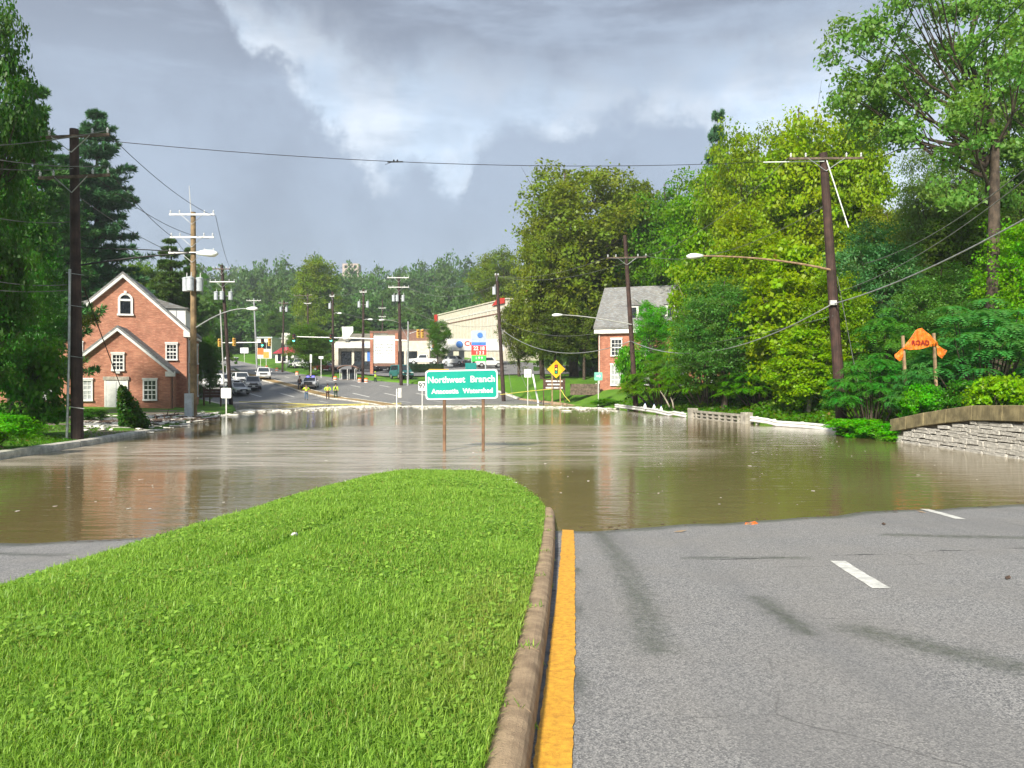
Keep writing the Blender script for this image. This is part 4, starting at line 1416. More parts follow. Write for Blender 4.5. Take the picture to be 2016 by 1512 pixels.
# left wing glimpsed behind the trees
lw = MB().bx(-9.2, -4.56, 2.0, 8.5, -.6, 3.7).build('side_wing', M_brick1, B1)
MB().prism([(2.0 - .3, 3.7), (8.8, 3.7), (5.25, 5.2)], -9.4, -4.57, axis='x').build('roof', M_shingle, lw)
window(B1, -5.9, .75, .95, 1.5, 2.0, rows=4, glass=M_glassblind)

# ---- the brick house with the steep grey roof on the right
hd = 79.0
B2 = thing('brick_house', 'red brick house with a steep grey roof half hidden by vines', 'house', (P(1178, 750, hd).x, hd, 1.28), R(-20))
L2, D2 = 15.0, 9.0
MB().bx(0, L2, 0, D2, -1.0, 6.15).build('wall', M_brick2, B2)
MB().bx(-.35, L2 + .3, -.40, -.004, 5.95, 6.5).build('cornice', M_white, B2)
for (ya, yb) in ((-.5, D2 / 2), (D2 + .5, D2 / 2)):
    MB().prism([(ya, 6.42), (yb, 11.0), (yb, 11.2), (ya, 6.62)] if ya < yb else [(ya, 6.42), (ya, 6.62), (yb, 11.2), (yb, 11.0)], -.4, L2 + .4, axis='x').build('roof', M_shingle, B2)
MB().prism([(0, 6.152), (D2, 6.152), (D2 / 2, 10.7)], 0.0, .2, axis='x').build('gable', M_brick2, B2)
for cx_ in (1.9, 5.0, 8.1, 11.2):
    window(B2, cx_, .75, 1.05, 1.95, 0, glass=M_glassblind)
    window(B2, cx_, 3.75, 1.0, 1.55, 0)
for cx_ in (3.5, 7.3, 11.0):
    dm = MB().bx(cx_ - .55, cx_ + .55, .55, 3.2, 7.2, 8.8).build('dormer', M_white, B2)
    MB().prism([(cx_ - .75, 8.8), (cx_ + .75, 8.8), (cx_, 9.5)], .4, 3.4).build('dormer_roof', M_shingle, dm)
    MB().bx(cx_ - .32, cx_ + .32, .50, .548, 7.5, 8.6).build('pane', M_glass, dm)
MB().cyl((.12, -.08, -.5), (.12, -.08, 5.9), .05).build('downpipe', M_offwhite, B2)
MB().cyl((-.1, -.5, -.5), (-.1, -.5, .9), .06).build('standpipe', M_white, B2)

# ---- cream warehouse with orange-red corner signs
wd = 168.0
Wz = float(basez(wd))
a, b = P(858, 690, wd + 30), P(986, 690, wd - 8)
wl = (b - a).length
ang = math.atan2(b.y - a.y, b.x - a.x)
B3 = thing('warehouse', 'cream metal-clad warehouse with orange-red corner signs behind the canopy', 'building', (a.x, a.y, Wz), ang)
zt = P(920, 608, wd + 10).z - Wz
MB().bx(0, wl + 3, 0, 22, -2, zt).build('wall', M_cream, B3)
for k in range(1, 22):
    x = k * (wl + 3) / 22
    MB().bx(x - .08, x + .08, -.05, -.002, 0, zt - 1.6).build('cladding_rib', M_offwhite, B3)
for z in (zt - 1.6, zt - 2.6):
    MB().bx(0, wl + 3, -.09, -.004, z - .12, z + .12).build('trim_band', M_brown_fascia if z < zt - 2 else M_offwhite, B3)
MB().bx(-.2, wl + 3.2, -.2, 22.2, zt, zt + .25).build('coping', M_cream, B3)
MB().bx(-.3, 1.8, -.35, -.21, zt - 1.5, zt + .3).build('corner_sign', M_red, B3)
MB().prism([(wl - 4.2, zt - .75), (wl + 2.4, zt - .75), (wl + 2.4, zt + .35), (wl - 1.0, zt + .55)], -.35, -.21).build('corner_sign', M_red, B3)

# ---- filling station: canopy, columns, price pylon
gd = 138.0
gz0 = float(basez(gd)) + .4
ca = P(848, 680, gd)
cb = P(992, 680, gd)
B4 = thing('fuel_canopy', 'white filling station canopy with red lettering on grey columns', 'canopy', (ca.x, gd, gz0), R(3))
cw = cb.x - ca.x
cz0, cz1 = P(0, 690, gd).z - gz0, P(0, 667, gd).z - gz0
MB().bx(0, cw, 0, 8, cz0 + .15, cz1 - .12).build('canopy_deck', M_offwhite, B4)
fas = MB().bx(-.1, cw + .1, -.14, -.004, cz0, cz1).build('fascia', M_white, B4)
MB().bx(-.14, -.004, -.002, 8, cz0, cz1).build('fascia', M_white, B4)
for x0_, x1_ in ((2.9, 4.0), (5.0, 6.0)):
    MB().bx(x0_, x1_, 1.5, 2.5, -.5, cz0 + .14).build('column', M_greybox, B4)
MB().bx(.3, .95, -.18, -.142, cz0 + .45, cz1 - .5).build('logo_mark', M_red, fas)
MB().bx(.1, 1.0, -.178, -.142, cz0 + .25, cz0 + .42).build('logo_stripe', M_bluepaint, fas)
o = link('lettering', text_mesh('CON', 1.2, 'LEFT', .03, .02, 1.15), M_red, fas)
o.location = (6.0, -.165, (cz0 + cz1) / 2 + .15)
MB().lathe([(.55, 0), (.62, .1), (.55, .2)], (0, 0, 0), 16).build('logo_disc', M_bluepaint, fas, loc=(5.15, -.16, (cz0 + cz1) / 2 + .05)).rotation_euler = (R(90), 0, 0)
MB().lathe([(.9, 0), (.85, .5), (.55, .85), (.1, .98)], (2.4, 2.5, cz1 - .12), 12).build('vent_dome', M_greybox, B4)

pd = 118.0
pz0 = float(basez(pd)) + .5
pl_, pr_ = P(928, 700, pd), P(957, 700, pd)
B5 = thing('price_pylon', 'fuel price pylon with red and green figures before the canopy', 'sign', ((pl_.x + pr_.x) / 2, pd, pz0))
pw = (pr_.x - pl_.x) / 2


def pz(v):
    return P(0, v, pd).z - pz0


for sx_ in (-1, 1):
    MB().cyl((sx_ * (pw - .08), .2, -.5), (sx_ * (pw - .08), .2, pz(690)), .10).build('post', M_greybox, B5)
MB().bx(-pw, pw, 0, .4, pz(679), pz(651)).build('logo_panel', M_lavender, B5)
MB().bx(-pw + .05, pw - .05, -.03, -.004, pz(680.5), pz(674)).build('blue_band', M_bluepaint, B5)
lg = MB().lathe([(.42, 0), (.42, .05)], (0, 0, 0), 16).build('logo_disc', M_bluepaint, B5, loc=(.2, -.01, pz(660)))
lg.rotation_euler = (R(90), 0, 0)
red = MB().bx(-pw, pw, .02, .38, pz(699), pz(680.6)).build('price_panel', M_ledred, B5)
o = link('figures', text_mesh('22 18', .82, 'CENTER', .025, .02, .92), M_signwhite, red)
o.location = (.05, -.01, pz(686))
o = link('figures', text_mesh('1 2 3', .66, 'CENTER', .02, .02, .95), M_signwhite, red)
o.location = (.2, -.01, pz(695))
grn = MB().bx(-pw + .06, pw - .06, .02, .38, pz(711), pz(699.4)).build('price_panel', M_ledgreen, B5)
o = link('figures', text_mesh('1 9 9', .55, 'CENTER', .015, .02, 1.0), M_signwhite, grn)
o.location = (.05, -.01, pz(705))

# ---- cream shop with the shopping-centre sign board in front
sd_ = 150.0
sz0 = float(basez(sd_)) + .3
sa_, sb_ = P(660, 720, sd_), P(842, 720, sd_ - 6)
B6 = thing('shop', 'low cream shop with brown parapet and blue shopfront', 'building', (sa_.x, sd_, sz0), R(-6))
sw = sb_.x - sa_.x


def szz(v):
    return P(0, v, sd_).z - sz0


MB().bx(0, sw, 0, 14, -2, szz(672)).build('wall', M_cream, B6)
MB().bx(-.3, sw * .62, -1.2, -.004, szz(686), szz(673)).build('fascia', M_offwhite, B6)
MB().bx(sw * .30, sw * .55, -1.24, -1.202, szz(683), szz(677)).build('shop_sign', M_lavender, B6)
MB().prism([(-.2, szz(671.8)), (14.5, szz(671.8)), (11, szz(655)), (3.5, szz(655))], .5, sw - 7, axis='x').build('roof', pm('olive_roof', (.20, .19, .15), .8, .2, 1.5), B6)
MB().bx(sw - 9, sw + .3, 3, 14.2, szz(672) + .004, szz(650)).build('parapet', M_brown_fascia, B6)
MB().bx(sw - 9.2, sw + .5, 2.8, 14.4, szz(650) + .004, szz(648)).build('coping', M_arm, B6)
for k in range(6):
    x = 1.2 + k * 2.6
    f = MB().bx(x, x + 2.1, -.06, -.004, .2, 2.9).build('window', M_bluepaint if k in (2, 3) else M_glass, B6)
MB().bx(.2, 1.0, -1.15, -.45, -.5, szz(686) - .004).build('column', M_cream, B6)
tw = MB().prism([(2.2, szz(669)), (3.1, szz(669)), (4.2, szz(655)), (4.2, szz(645)), (2.0, szz(645))], -2.0, -1.7).build('roof_sign', M_signwhite, B6)
MB().cyl((2.9, -1.6, szz(672)), (2.9, -1.6, szz(668)), .1).build('sign_bracket', M_greybox, tw)

td_ = 122.0
tz0 = float(basez(td_)) + .3
ta, tb = P(732, 700, td_), P(781, 700, td_)
B7 = thing('directory_sign', 'tall white shopping-centre directory board between brick pillars', 'sign', ((ta.x + tb.x) / 2, td_, tz0))
tw_ = (tb.x - ta.x) / 2


def tzz(v):
    return P(0, v, td_).z - tz0


for s_ in (-1, 1):
    MB().bx(s_ * tw_ - .24, s_ * tw_ + .24, -.2, .3, -.8, tzz(656)).build('pillar', M_brick2, B7)
bd = MB().bx(-tw_ + .245, tw_ - .245, -.05, .2, tzz(715), tzz(661)).build('board', M_signwhite, B7)
MB().bx(-tw_ - .3, tw_ + .3, -.25, .35, tzz(656) + .004, tzz(652)).build('cap_beam', M_brown_fascia, B7)
MB().bx(-tw_ + .25, tw_ - .25, 0, .2, tzz(721), tzz(715.3)).build('base_panel', M_brown_fascia, B7)
M_greyprint = pm('grey_print', (.28, .29, .30), .6, .1, 3)
hdg = MB()
hdg.bx(-1.4, .6, -.062, -.052, tzz(668.5), tzz(667))
hdg.build('heading_line', M_red, bd)
for r_, (xa, xb) in enumerate((((-1.5, -.2), (.4, 1.4)), ((-1.4, .0), (.3, 1.3)), ((-1.5, -.4), (.2, 1.5)), ((-1.3, -.1), (.5, 1.2)), ((-1.5, -.2), (.3, 1.5)))):
    z = tzz(679 + r_ * 6.2)
    for (x0_, x1_) in (xa, xb):
        x = x0_
        while x < x1_ - .1:
            wl_ = random.uniform(.12, .4)
            MB().bx(x, min(x + wl_, x1_), -.062, -.052, z, z + .16).build('print_word', M_greyprint, bd)
            x += wl_ + .09

# ---- small red-roofed shop further up the hill, and a white shop sign frame
rd_ = 165.0
rz0 = float(basez(rd_)) + .2
B8 = thing('red_roofed_shop', 'little white shop with a red hipped roof beyond the signals', 'building', (P(560, 700, rd_).x, rd_, rz0), R(-15))
MB().bx(-2.2, 2.2, 0, 5, -1.5, P(0, 695, rd_).z - rz0).build('wall', M_white, B8)
zr0, zr1 = P(0, 696, rd_).z - rz0 + .004, P(0, 683, rd_).z - rz0
MB().add([(-2.7, -.5, zr0), (2.7, -.5, zr0), (2.7, 5.5, zr0), (-2.7, 5.5, zr0), (-1.3, 1.2, zr1), (1.3, 1.2, zr1), (1.3, 3.8, zr1), (-1.3, 3.8, zr1)],
         [(3, 2, 1, 0), (4, 5, 6, 7), (0, 1, 5, 4), (1, 2, 6, 5), (2, 3, 7, 6), (3, 0, 4, 7)]).build('roof', M_redroof, B8)
for x in (-1.6, -.5, .8):
    MB().bx(x, x + .8, -.05, -.004, .5, 2.0).build('window', M_glass, B8)

# more little shops along the hill, seen between the poles
for u, v0, v1, d, wpx, mat_, lab in ((520, 700, 666, 190, 30, M_offwhite, 'white two-storey shop far up the road behind the signal heads'),
                                     (545, 690, 668, 200, 34, M_cream, 'cream flat-roofed shop above the red roof')):
    z0 = float(basez(d))
    o = thing('shop', lab, 'building', (P(u, v0, d).x, d, z0))
    hw = wpx / 2 / F * d
    zt = P(0, v1, d).z - z0
    MB().bx(-hw, hw, 0, 8, -2, zt).build('wall', mat_, o)
    MB().bx(-hw - .2, hw + .2, -.2, 8.2, zt + .004, zt + .35).build('roof', M_greybox, o)
    for k in (-1, 0, 1):
        MB().bx(k * hw * .6 - .5, k * hw * .6 + .5, -.05, -.004, zt - 2.6, zt - 1.0).build('window', M_glass, o)
# a pale apartment block peeping over the ridge
d = 430.0
o = thing('apartment_block', 'pale tower block peeping over the far wooded ridge', 'building', (P(690, 560, d).x, d, 30))
zt = P(0, 519, d).z - 30
MB().bx(-4.5, 4.5, 0, 8, -5, zt).build('wall', pm('buff_render', (.45, .38, .34), .8, .1, 1), o)
for r_ in range(3):
    for k in (-1, 0, 1):
        MB().bx(k * 2.6 - .7, k * 2.6 + .7, -.06, -.004, zt - 2.5 - r_ * 3, zt - 1.0 - r_ * 3).build('window', M_glass, o)

# bus shelter with a curved brown roof
bd_ = 114.0
bz0 = float(groundz(P(684, 735, bd_).x, bd_))
sh = thing('bus_shelter', 'glass bus shelter with a curved brown roof on the verge', 'bus shelter', (P(684, 735, bd_).x, bd_, bz0))
for x in (-1.1, 0, 1.1):
    for y in (0, 1.2):
        MB().bx(x - .04, x + .04, y - .04, y + .04, -.3, 2.0).build('post', M_alu, sh)
for x0_, x1_ in ((-1.05, -.06), (.06, 1.05)):
    MB().bx(x0_, x1_, 1.18, 1.2, .2, 1.95).build('pane', M_carglass, sh)
arc = [(1.5 * math.cos(math.pi * (1 - k / 10)), 2.0 + .55 * math.sin(math.pi * k / 10)) for k in range(11)]
MB().prism(arc + [(p[0] * .95, p[1] - .08) for p in reversed(arc)], -.3, 1.5).build('roof', M_brown_fascia, sh)
MB().bx(-.9, .9, .8, 1.15, .4, .48).build('bench', M_arm, sh)

# ------------------------------------------------------------------ right bank: stone wall, guardrails, bridge rail
random.seed(12)


def wallx(y):
    return float(np.interp(y, [14, 20, 23.4, 27, 30.6], [15.9, 15.75, 15.62, 15.45, 15.25]))


def wallz(y):
    return float(np.interp(y, [14, 22, 23.4, 26, 28.4, 30.6], [1.22, 1.18, 1.16, 1.06, .74, .36]))


W = thing('stone_wall', 'whitewashed rubble stone retaining wall with a mossy concrete coping', 'wall', (wallx(27), 27, 0))
ox, oy = wallx(27), 27


def wl_pt(y, dz, outw):
    """Wall face point in the wall's own frame; outw pushes towards the road."""
    return (wallx(y) - ox - outw, y - oy, dz)


mb = MB()
yv = [30.6 - .4 * k for k in range(42)]
vs, fs = [], []
for y in yv:
    zt = wallz(y)
    vs += [wl_pt(y, -.8, 0), wl_pt(y, zt, 0), wl_pt(y, zt, -.5), wl_pt(y, -.8, -.5)]
for i in range(len(yv) - 1):
    for k in range(4):
        k2 = (k + 1) % 4
        fs.append((i * 4 + k, i * 4 + k2, i * 4 + 4 + k2, i * 4 + 4 + k))
fs += [(0, 1, 2, 3), tuple(reversed([len(vs) - 4 + k for k in range(4)]))]
mb.add(vs, fs).build('mortar_core', M_joint, W)
# coping lengths
cy = [30.75, 29.6, 28.45, 27.1, 25.7, 24.2, 22.7, 21.2, 19.7, 18.2]
for ya, yb in zip(cy[:-1], cy[1:]):
    vs = []
    for y in (ya - .01, yb + .01):
        z = wallz(min(y, 30.6)) + .004
        hgt = .50 + random.uniform(-.01, .01)
        vs += [wl_pt(y, z, .16), wl_pt(y, z + hgt, .14), wl_pt(y, z + hgt, -.55), wl_pt(y, z, -.55)]
    MB().add(vs, [(0, 1, 2, 3), (7, 6, 5, 4), (0, 4, 5, 1), (1, 5, 6, 2), (2, 6, 7, 3), (3, 7, 4, 0)]).build('coping', M_conc_brown, W, bevel=.02)
# stones: a few shared shapes, each laid as an object of its own
stone_me = []
for k in range(7):
    bm = bmesh.new()
    bmesh.ops.create_cube(bm, size=1.0)
    bmesh.ops.bevel(bm, geom=list(bm.edges), offset=.10, segments=1, affect='EDGES')
    rs_ = random.Random(k)
    for v in bm.verts:
        v.co += Vector((rs_.uniform(-.06, .06), rs_.uniform(-.05, .05), rs_.uniform(-.07, .07)))
    me = bpy.data.meshes.new('stone')
    bm.to_mesh(me)
    bm.free()
    me.materials.append(M_stone)
    stone_me.append(me)
z = -.12
course = 0
while z < 1.15:
    ch = random.choice((.09, .12, .15, .19)) * random.uniform(.9, 1.1)
    y = 30.45 - random.uniform(0, .25)
    while y > 18.6:
        ln = random.uniform(.16, .70)
        yc = y - ln / 2
        if z + ch < wallz(yc) - .005 and y - ln > 18.4:
            o = link('stone', random.choice(stone_me), None, W)
            px_ = wl_pt(yc, z + ch / 2 + random.uniform(-.02, .02), .02 + random.uniform(-.015, .03))
            o.location = px_
            o.scale = (.11, ln - .01, ch * random.uniform(.82, 1.06) - .004)
            dxw = wallx(yc + .1) - wallx(yc - .1)
            o.rotation_euler = (random.uniform(-.03, .03), random.uniform(-.05, .05), -math.atan2(dxw, .2))
        y -= ln
    z += ch


# W-beam guardrails
def guardrail(name, label, pts, posts):
    o = thing(name, label, 'guardrail', pts[0], 0, 'guardrails beside the flood')
    q = [Vector(p) - Vector(pts[0]) for p in pts]
    prof_ = [(-.005, -.155), (.055, -.115), (.055, -.06), (-.005, -.015), (-.005, .015), (.055, .06), (.055, .115), (-.005, .155)]
    rows = []
    for i, p in enumerate(q):
        t_ = (q[min(i + 1, len(q) - 1)] - q[max(i - 1, 0)])
        nrm = Vector((t_.y, -t_.x, 0)).normalized()
        if nrm.x > 0:
            nrm = -nrm
        rows.append([p + nrm * a_ + Vector((0, 0, b_)) for a_, b_ in prof_] + [p + nrm * (a_ - .012) + Vector((0, 0, b_)) for a_, b_ in reversed(prof_)])
    k = len(rows[0])
    vs = [v for r_ in rows for v in r_]
    fs = []
    for i in range(len(rows) - 1):
        for j in range(k):
            j2 = (j + 1) % k
            fs.append((i * k + j, i * k + j2, (i + 1) * k + j2, (i + 1) * k + j))
    fs += [tuple(range(k)), tuple(reversed(range((len(rows) - 1) * k, len(rows) * k)))]
    MB().add(vs, fs).build('rail', M_white, o)
    for f in posts:
        i = min(int(f * (len(q) - 1)), len(q) - 2)
        g = f * (len(q) - 1) - i
        p = q[i] * (1 - g) + q[i + 1] * g
        MB().box((p.x + .14, p.y + .03, p.z - .45), (.14, .14, 1.25)).build('post', M_offwhite, o)
    return o


def wp(u, v, d):
    p = P(u, v, d)
    return (p.x, p.y, p.z)


guardrail('guardrail', 'white metal guardrail bending down to the flood in front of the leaning pole', [wp(1478, 825, 42.7), wp(1510, 829, 41.5), wp(1530, 834, 40.8), wp(1590, 838, 39.0), wp(1640, 843, 37.4), wp(1680, 848, 36.3)], (.05, .3, .55, .8))
guardrail('guardrail', 'far white metal guardrail from the bridge pier to the lawn', [wp(1352, 818.5, 50.4), wp(1327, 813.5, 52.0), wp(1318, 815.5, 52.7), wp(1290, 809, 55.5), wp(1250, 803.5, 60.5), wp(1211, 799, 66)], (.1, .42, .6, .75, .88, .99))
# concrete bridge rail between its two piers
ra, rb = Vector(wp(1364, 828, 49.8)), Vector(wp(1470, 836, 43.2))
dv = rb - ra
br = thing('bridge_rail', 'tan concrete bridge rail with open balusters between two square piers', 'bridge rail', (ra.x, ra.y, 0), math.atan2(dv.y, dv.x))
bl = math.hypot(dv.x, dv.y)
for x in (0, bl):
    MB().box((x, 0, -.12), (.62, .45, 1.5)).build('pier', M_concrete, br, bevel=.02)
MB().bx(.312, bl - .312, -.16, .16, .38, .50).build('top_rail', M_concrete, br)
MB().bx(.312, bl - .312, -.12, .12, .16, .25).build('middle_rail', M_concrete, br)
MB().bx(.312, bl - .312, -.14, .14, -.4, .05).build('bottom_rail', M_concrete, br)
nb_ = 8
for k in range(nb_):
    x = .7 + (bl - 1.4) * k / (nb_ - 1)
    MB().bx(x - .09, x + .09, -.15, .15, -.1, .378).build('baluster', M_concrete, br)
# retaining kerb wall on the far lawn
o = thing('low_wall', 'low brown timber wall on the lawn before the grey-roofed house', 'wall', wp(1150, 768, 78))
for k in range(3):
    MB().bx(-1.4, 1.6, -.15, .15, -.5 + k * .38, -.13 + k * .38).build('sleeper', M_arm, o)
# ------------------------------------------------------------------ utility poles, lamps and wires
def pole(label, base, top, r, mat_, arms=(), cans=(), extras=None, name='utility_pole', group='utility poles along the road', cap=True):
    """base, top: world points. arms: (fraction up, left m, right m, rise m, material, yaw). cans: (fraction, dx, dy)."""
    b_, t_ = Vector(base), Vector(top)
    o = thing(name, label, 'utility pole', b_, 0, group)
    ax = t_ - b_
    n = 7
    pts = [ax * (k / n) for k in range(n + 1)]
    pts[0] = pts[0] - ax.normalized() * .6
    MB().tube(pts, [r * (1.12 - .34 * k / n) for k in range(n + 1)], 12).build('shaft', mat_, o, smooth=False)
    for a in arms:
        f, l_, r_, rise, am, yaw = a
        c_ = ax * f
        dirv = Vector((math.cos(yaw), math.sin(yaw), rise)).normalized()
        off = Vector((math.sin(yaw), -math.cos(yaw), 0)) * (r * 1.0)
        p0, p1 = c_ - dirv * l_ + off, c_ + dirv * r_ + off
        ln = (p1 - p0).length
        rot = dirv.to_track_quat('X', 'Z').to_matrix()
        arm = MB().box((p0 + p1) / 2, (ln, .09, .10), rot=rot).build('crossarm', am, o)
        ins = [(-l_ * .95), (-l_ * .55), (r_ * .55), (r_ * .95)]
        for q in ins:
            pp = c_ + dirv * q + off
            MB().lathe([(.02, 0), (.05, .05), (.03, .09), (.055, .13), (.03, .18), (.01, .22)], pp + Vector((0, 0, .06)), 8).build('insulator', M_insul, arm)
        for s_ in (-1, 1):
            e = c_ + dirv * s_ * min(l_, r_) * .5 + off * 1.2
            MB().tube([c_ - Vector((0, 0, .6)) + off, e], .018, 5).build('brace', M_steel, arm)
    for (f, dx, dy) in cans:
        c_ = ax * f + Vector((dx, dy, 0))
        can = MB().lathe([(.17, -.42), (.21, -.40), (.21, .34), (.23, .36), (.23, .42), (.16, .46), (.03, .48)], c_, 14).build('transformer', M_greybox, o)
        MB().cyl(c_ + Vector((.08, -.05, .46)), c_ + Vector((.09, -.06, .74)), .035, .025, 8).build('bushing', M_insul, can)
        MB().tube([c_, ax * f], .04, 6).build('bracket', M_steel, can)
    return o


def lamp_arm(pole_o, p0, p1, p2, headlen=.75, mat_=None, hdir=None, brace=None, r=.035):
    """A street lamp arm (curve p0-p1-p2 in world) with a cobra head at p2, as parts of its pole."""
    b_ = pole_o.location
    q = [Vector(p) - b_ for p in (p0, p1, p2)]
    pts = []
    for k in range(9):
        t_ = k / 8
        pts.append(q[0] * (1 - t_) ** 2 + (q[1] * 2 - (q[0] + q[2]) / 2) * (2 * t_ * (1 - t_)) + q[2] * t_ ** 2)
    arm = MB().tube(pts, [r * 1.3 - r * .5 * k / 8 for k in range(9)], 8).build('lamp_arm', mat_ or M_alu, pole_o)
    d_ = (pts[-1] - pts[-2]).normalized() if hdir is None else Vector(hdir).normalized()
    h0 = pts[-1]
    s_ = d_.cross(Vector((0, 0, 1))).normalized()
    rows = []
    for f, w_, tz, bz in ((0, .05, .05, -.05), (.2, .10, .08, -.08), (.5, .16, .11, -.12), (.8, .14, .10, -.13), (1.0, .06, .03, -.06)):
        c_ = h0 + d_ * headlen * f
        rows.append([c_ - s_ * w_ + Vector((0, 0, bz * .4)), c_ - s_ * w_ * .6 + Vector((0, 0, tz)), c_ + s_ * w_ * .6 + Vector((0, 0, tz)), c_ + s_ * w_ + Vector((0, 0, bz * .4)), c_ + s_ * w_ * .6 + Vector((0, 0, bz)), c_ - s_ * w_ * .6 + Vector((0, 0, bz))])
    vs = [v for r_ in rows for v in r_]
    fs = []
    for i in range(4):
        for j in range(6):
            fs.append((i * 6 + j, i * 6 + (j + 1) % 6, i * 6 + 6 + (j + 1) % 6, i * 6 + 6 + j))
    fs += [tuple(range(6)), tuple(reversed(range(24, 30)))]
    MB().add(vs, fs).build('lamp_head', M_signwhite, arm, smooth=True)
    if brace:
        MB().tube([Vector(p) - b_ for p in brace], r * .7, 6).build('arm_brace', mat_ or M_alu, arm)


def wire(label, pts, r=.02, sag=0.0, mat_=None, group=None, name='overhead_cable', n=18, mid=None):
    """A cable hung between world points; sag in metres."""
    a, b_ = Vector(pts[0]), Vector(pts[-1])
    if mid is not None:
        sag = ((a.z + b_.z) / 2) - Vector(mid).z
    q = []
    for k in range(n + 1):
        t_ = k / n
        p = a.lerp(b_, t_)
        p.z -= sag * 4 * t_ * (1 - t_)
        q.append(p - a)
    o = MB().tube(q, r, 5).build(name, mat_ or M_wire, None, smooth=True, loc=a)
    return setp(o, label, 'cable', group)


def gp(u, v, d, dz=0.0):
    """Ground point under image column u at depth d."""
    x = P(u, v, d).x
    return Vector((x, d, float(groundz(x, d)) + dz))


# 1. the tall dark pole on the left
A = pole('tall dark utility pole standing at the left kerb before the brick house', P(152, 875, 29.3), P(147, 255, 29.3), .20, M_pole,
         arms=[(.972, 1.5, 1.45, .045, M_arm, 0), (.845, 1.25, 1.45, .045, M_arm, 0)])
lamp_arm(A, P(160, 522, 29.2), P(290, 505, 28.6), P(388, 499, 28.0), .9, M_wireblack, brace=[P(160, 488, 29.2), P(290, 492, 28.7), P(372, 497, 28.1)], r=.03)
b0 = Vector(A.location)
cd = MB().tube([P(131, 872, 28.95) - b0, P(136, 700, 28.95) - b0, P(138, 530, 28.95) - b0], .045, 6).build('conduit', M_steel, A)
for v in (537, 600, 700, 800):
    MB().tube([P(131, v, 28.9) - b0, P(166, v + 5, 28.9) - b0], .012, 5).build('strap', M_steel, A)
# 2. the tan pole with three crossarms beside the house
Bp = pole('tan utility pole with three crossarms at the waterline beside the brick house', P(381, 822, 48), P(381, 418, 48), .19, M_polenew,
          arms=[(.985, 1.4, 1.4, 0, M_steel, 0), (.875, 1.35, 1.35, 0, M_alu, 0), (.80, 1.45, 1.4, 0, M_alu, 0)],
          cans=[(.645, -.42, -.1), (.645, .42, -.1), (.645, 0, -.45)])
b0 = Vector(Bp.location)
MB().tube([P(377, 425, 48) - b0, P(373, 366, 48) - b0], [.035, .015], 6).build('lightning_rod', M_alu, Bp)
MB().box(P(372, 800, 47.5) - b0, (.45, .3, 1.6)).build('meter_box', M_greybox, Bp)
MB().tube([P(372, 815, 47.5) - b0, P(372, 832, 47.5) - b0], .05, 6).build('conduit', M_steel, Bp)
lamp_arm(Bp, P(386, 645, 48), P(440, 616, 47.5), P(486, 608, 47), .7, M_steel, hdir=(1, -.1, .02))
# 3. dark pole with three grey transformers
Cp = pole('dark utility pole with three grey transformers beyond the brick house', P(455, 800, 80), P(437, 522, 80), .19, M_pole,
          arms=[(.97, .9, .9, 0, M_arm, 0), (.88, 1.3, 1.3, 0, M_alu, 0)], cans=[(.78, -.75, -.15), (.78, -.05, -.42), (.78, .75, -.15)])
b0 = Vector(Cp.location)
MB().tube([P(443, 800, 79.5) - b0, P(434, 610, 79.5) - b0], .06, 6).build('conduit', M_alu, Cp)
# far poles up the hill, left and right
pole('slim grey utility pole far up the hill left of the red roof', gp(506, 718, 150), P(500, 588, 150), .17, M_steel, arms=[(.97, 1.4, 1.4, 0, M_alu, 0)])
pole('utility pole with a pair of transformers before the red-roofed shop', gp(556, 732, 135), P(559, 592, 135), .17, M_pole, arms=[(.96, .8, .8, 0, M_arm, 0)], cans=[(.88, -.5, 0), (.88, .5, 0)])
pole('utility pole whose top shows above the street tree', gp(607, 700, 175), P(606, 578, 175), .18, M_polebrown, arms=[(.97, 3.2, 1.0, .02, M_arm, 0), (.85, .8, .8, 0, M_alu, 0)])
D1 = pole('dark utility pole with one transformer beside the street tree', gp(656, 742, 117), P(655, 575, 117), .19, M_pole, arms=[(.95, .4, .3, 0, M_alu, 0)], cans=[(.84, -.4, -.1)])
lamp_arm(D1, P(657, 618, 117), P(661, 616, 116), P(664, 617, 115), .8, M_alu, hdir=(1, -.4, 0))
D2_ = pole('dark utility pole with two transformers left of the directory board', gp(714, 748, 110), P(716, 568, 110), .19, M_pole, arms=[(.96, .5, .5, 0, M_alu, 0)], cans=[(.83, -.6, -.1), (.83, .6, -.1)])
lamp_arm(D2_, P(716, 630, 110), P(720, 629, 109), P(724, 629, 108), .8, M_alu, hdir=(1, -.3, 0))
D3 = pole('dark utility pole with two white crossarms beside the teal van', gp(790, 756, 104), P(785, 544, 104), .22, M_pole,
          arms=[(.985, 1.5, 1.4, 0, M_alu, 0), (.90, 1.4, 1.4, 0, M_alu, 0)], cans=[(.80, -.75, -.1), (.80, -.2, -.4), (.80, .55, -.1)])
lamp_arm(D3, P(786, 636, 104), P(775, 632, 103), P(758, 630, 102), .8, M_alu, hdir=(-1, -.3, 0))
pole('thin far utility pole between the two nearer transformer poles', gp(753, 700, 190), P(753, 590, 190), .16, M_pole, arms=[(.85, .9, .9, 0, M_alu, 0), (.70, .9, .9, 0, M_alu, 0)])
D4 = pole('dark utility pole with one white transformer right of the green sign', gp(992, 768, 86), P(978, 540, 86), .21, M_pole, cans=[(.87, -.38, -.15)], arms=[(.985, .2, .2, 0, M_arm, 0)])
E = pole('thin dark utility pole in front of the grey-roofed brick house', P(1252, 802, 61.5), P(1230, 464, 61.5), .19, M_polebrown,
         arms=[(.87, 1.65, 1.65, .045, M_arm, .15)])
lamp_arm(E, P(1243, 639, 61.3), P(1170, 626, 60.3), P(1108, 620, 59.5), .85, M_alu, hdir=(-1, -.15, -.02))
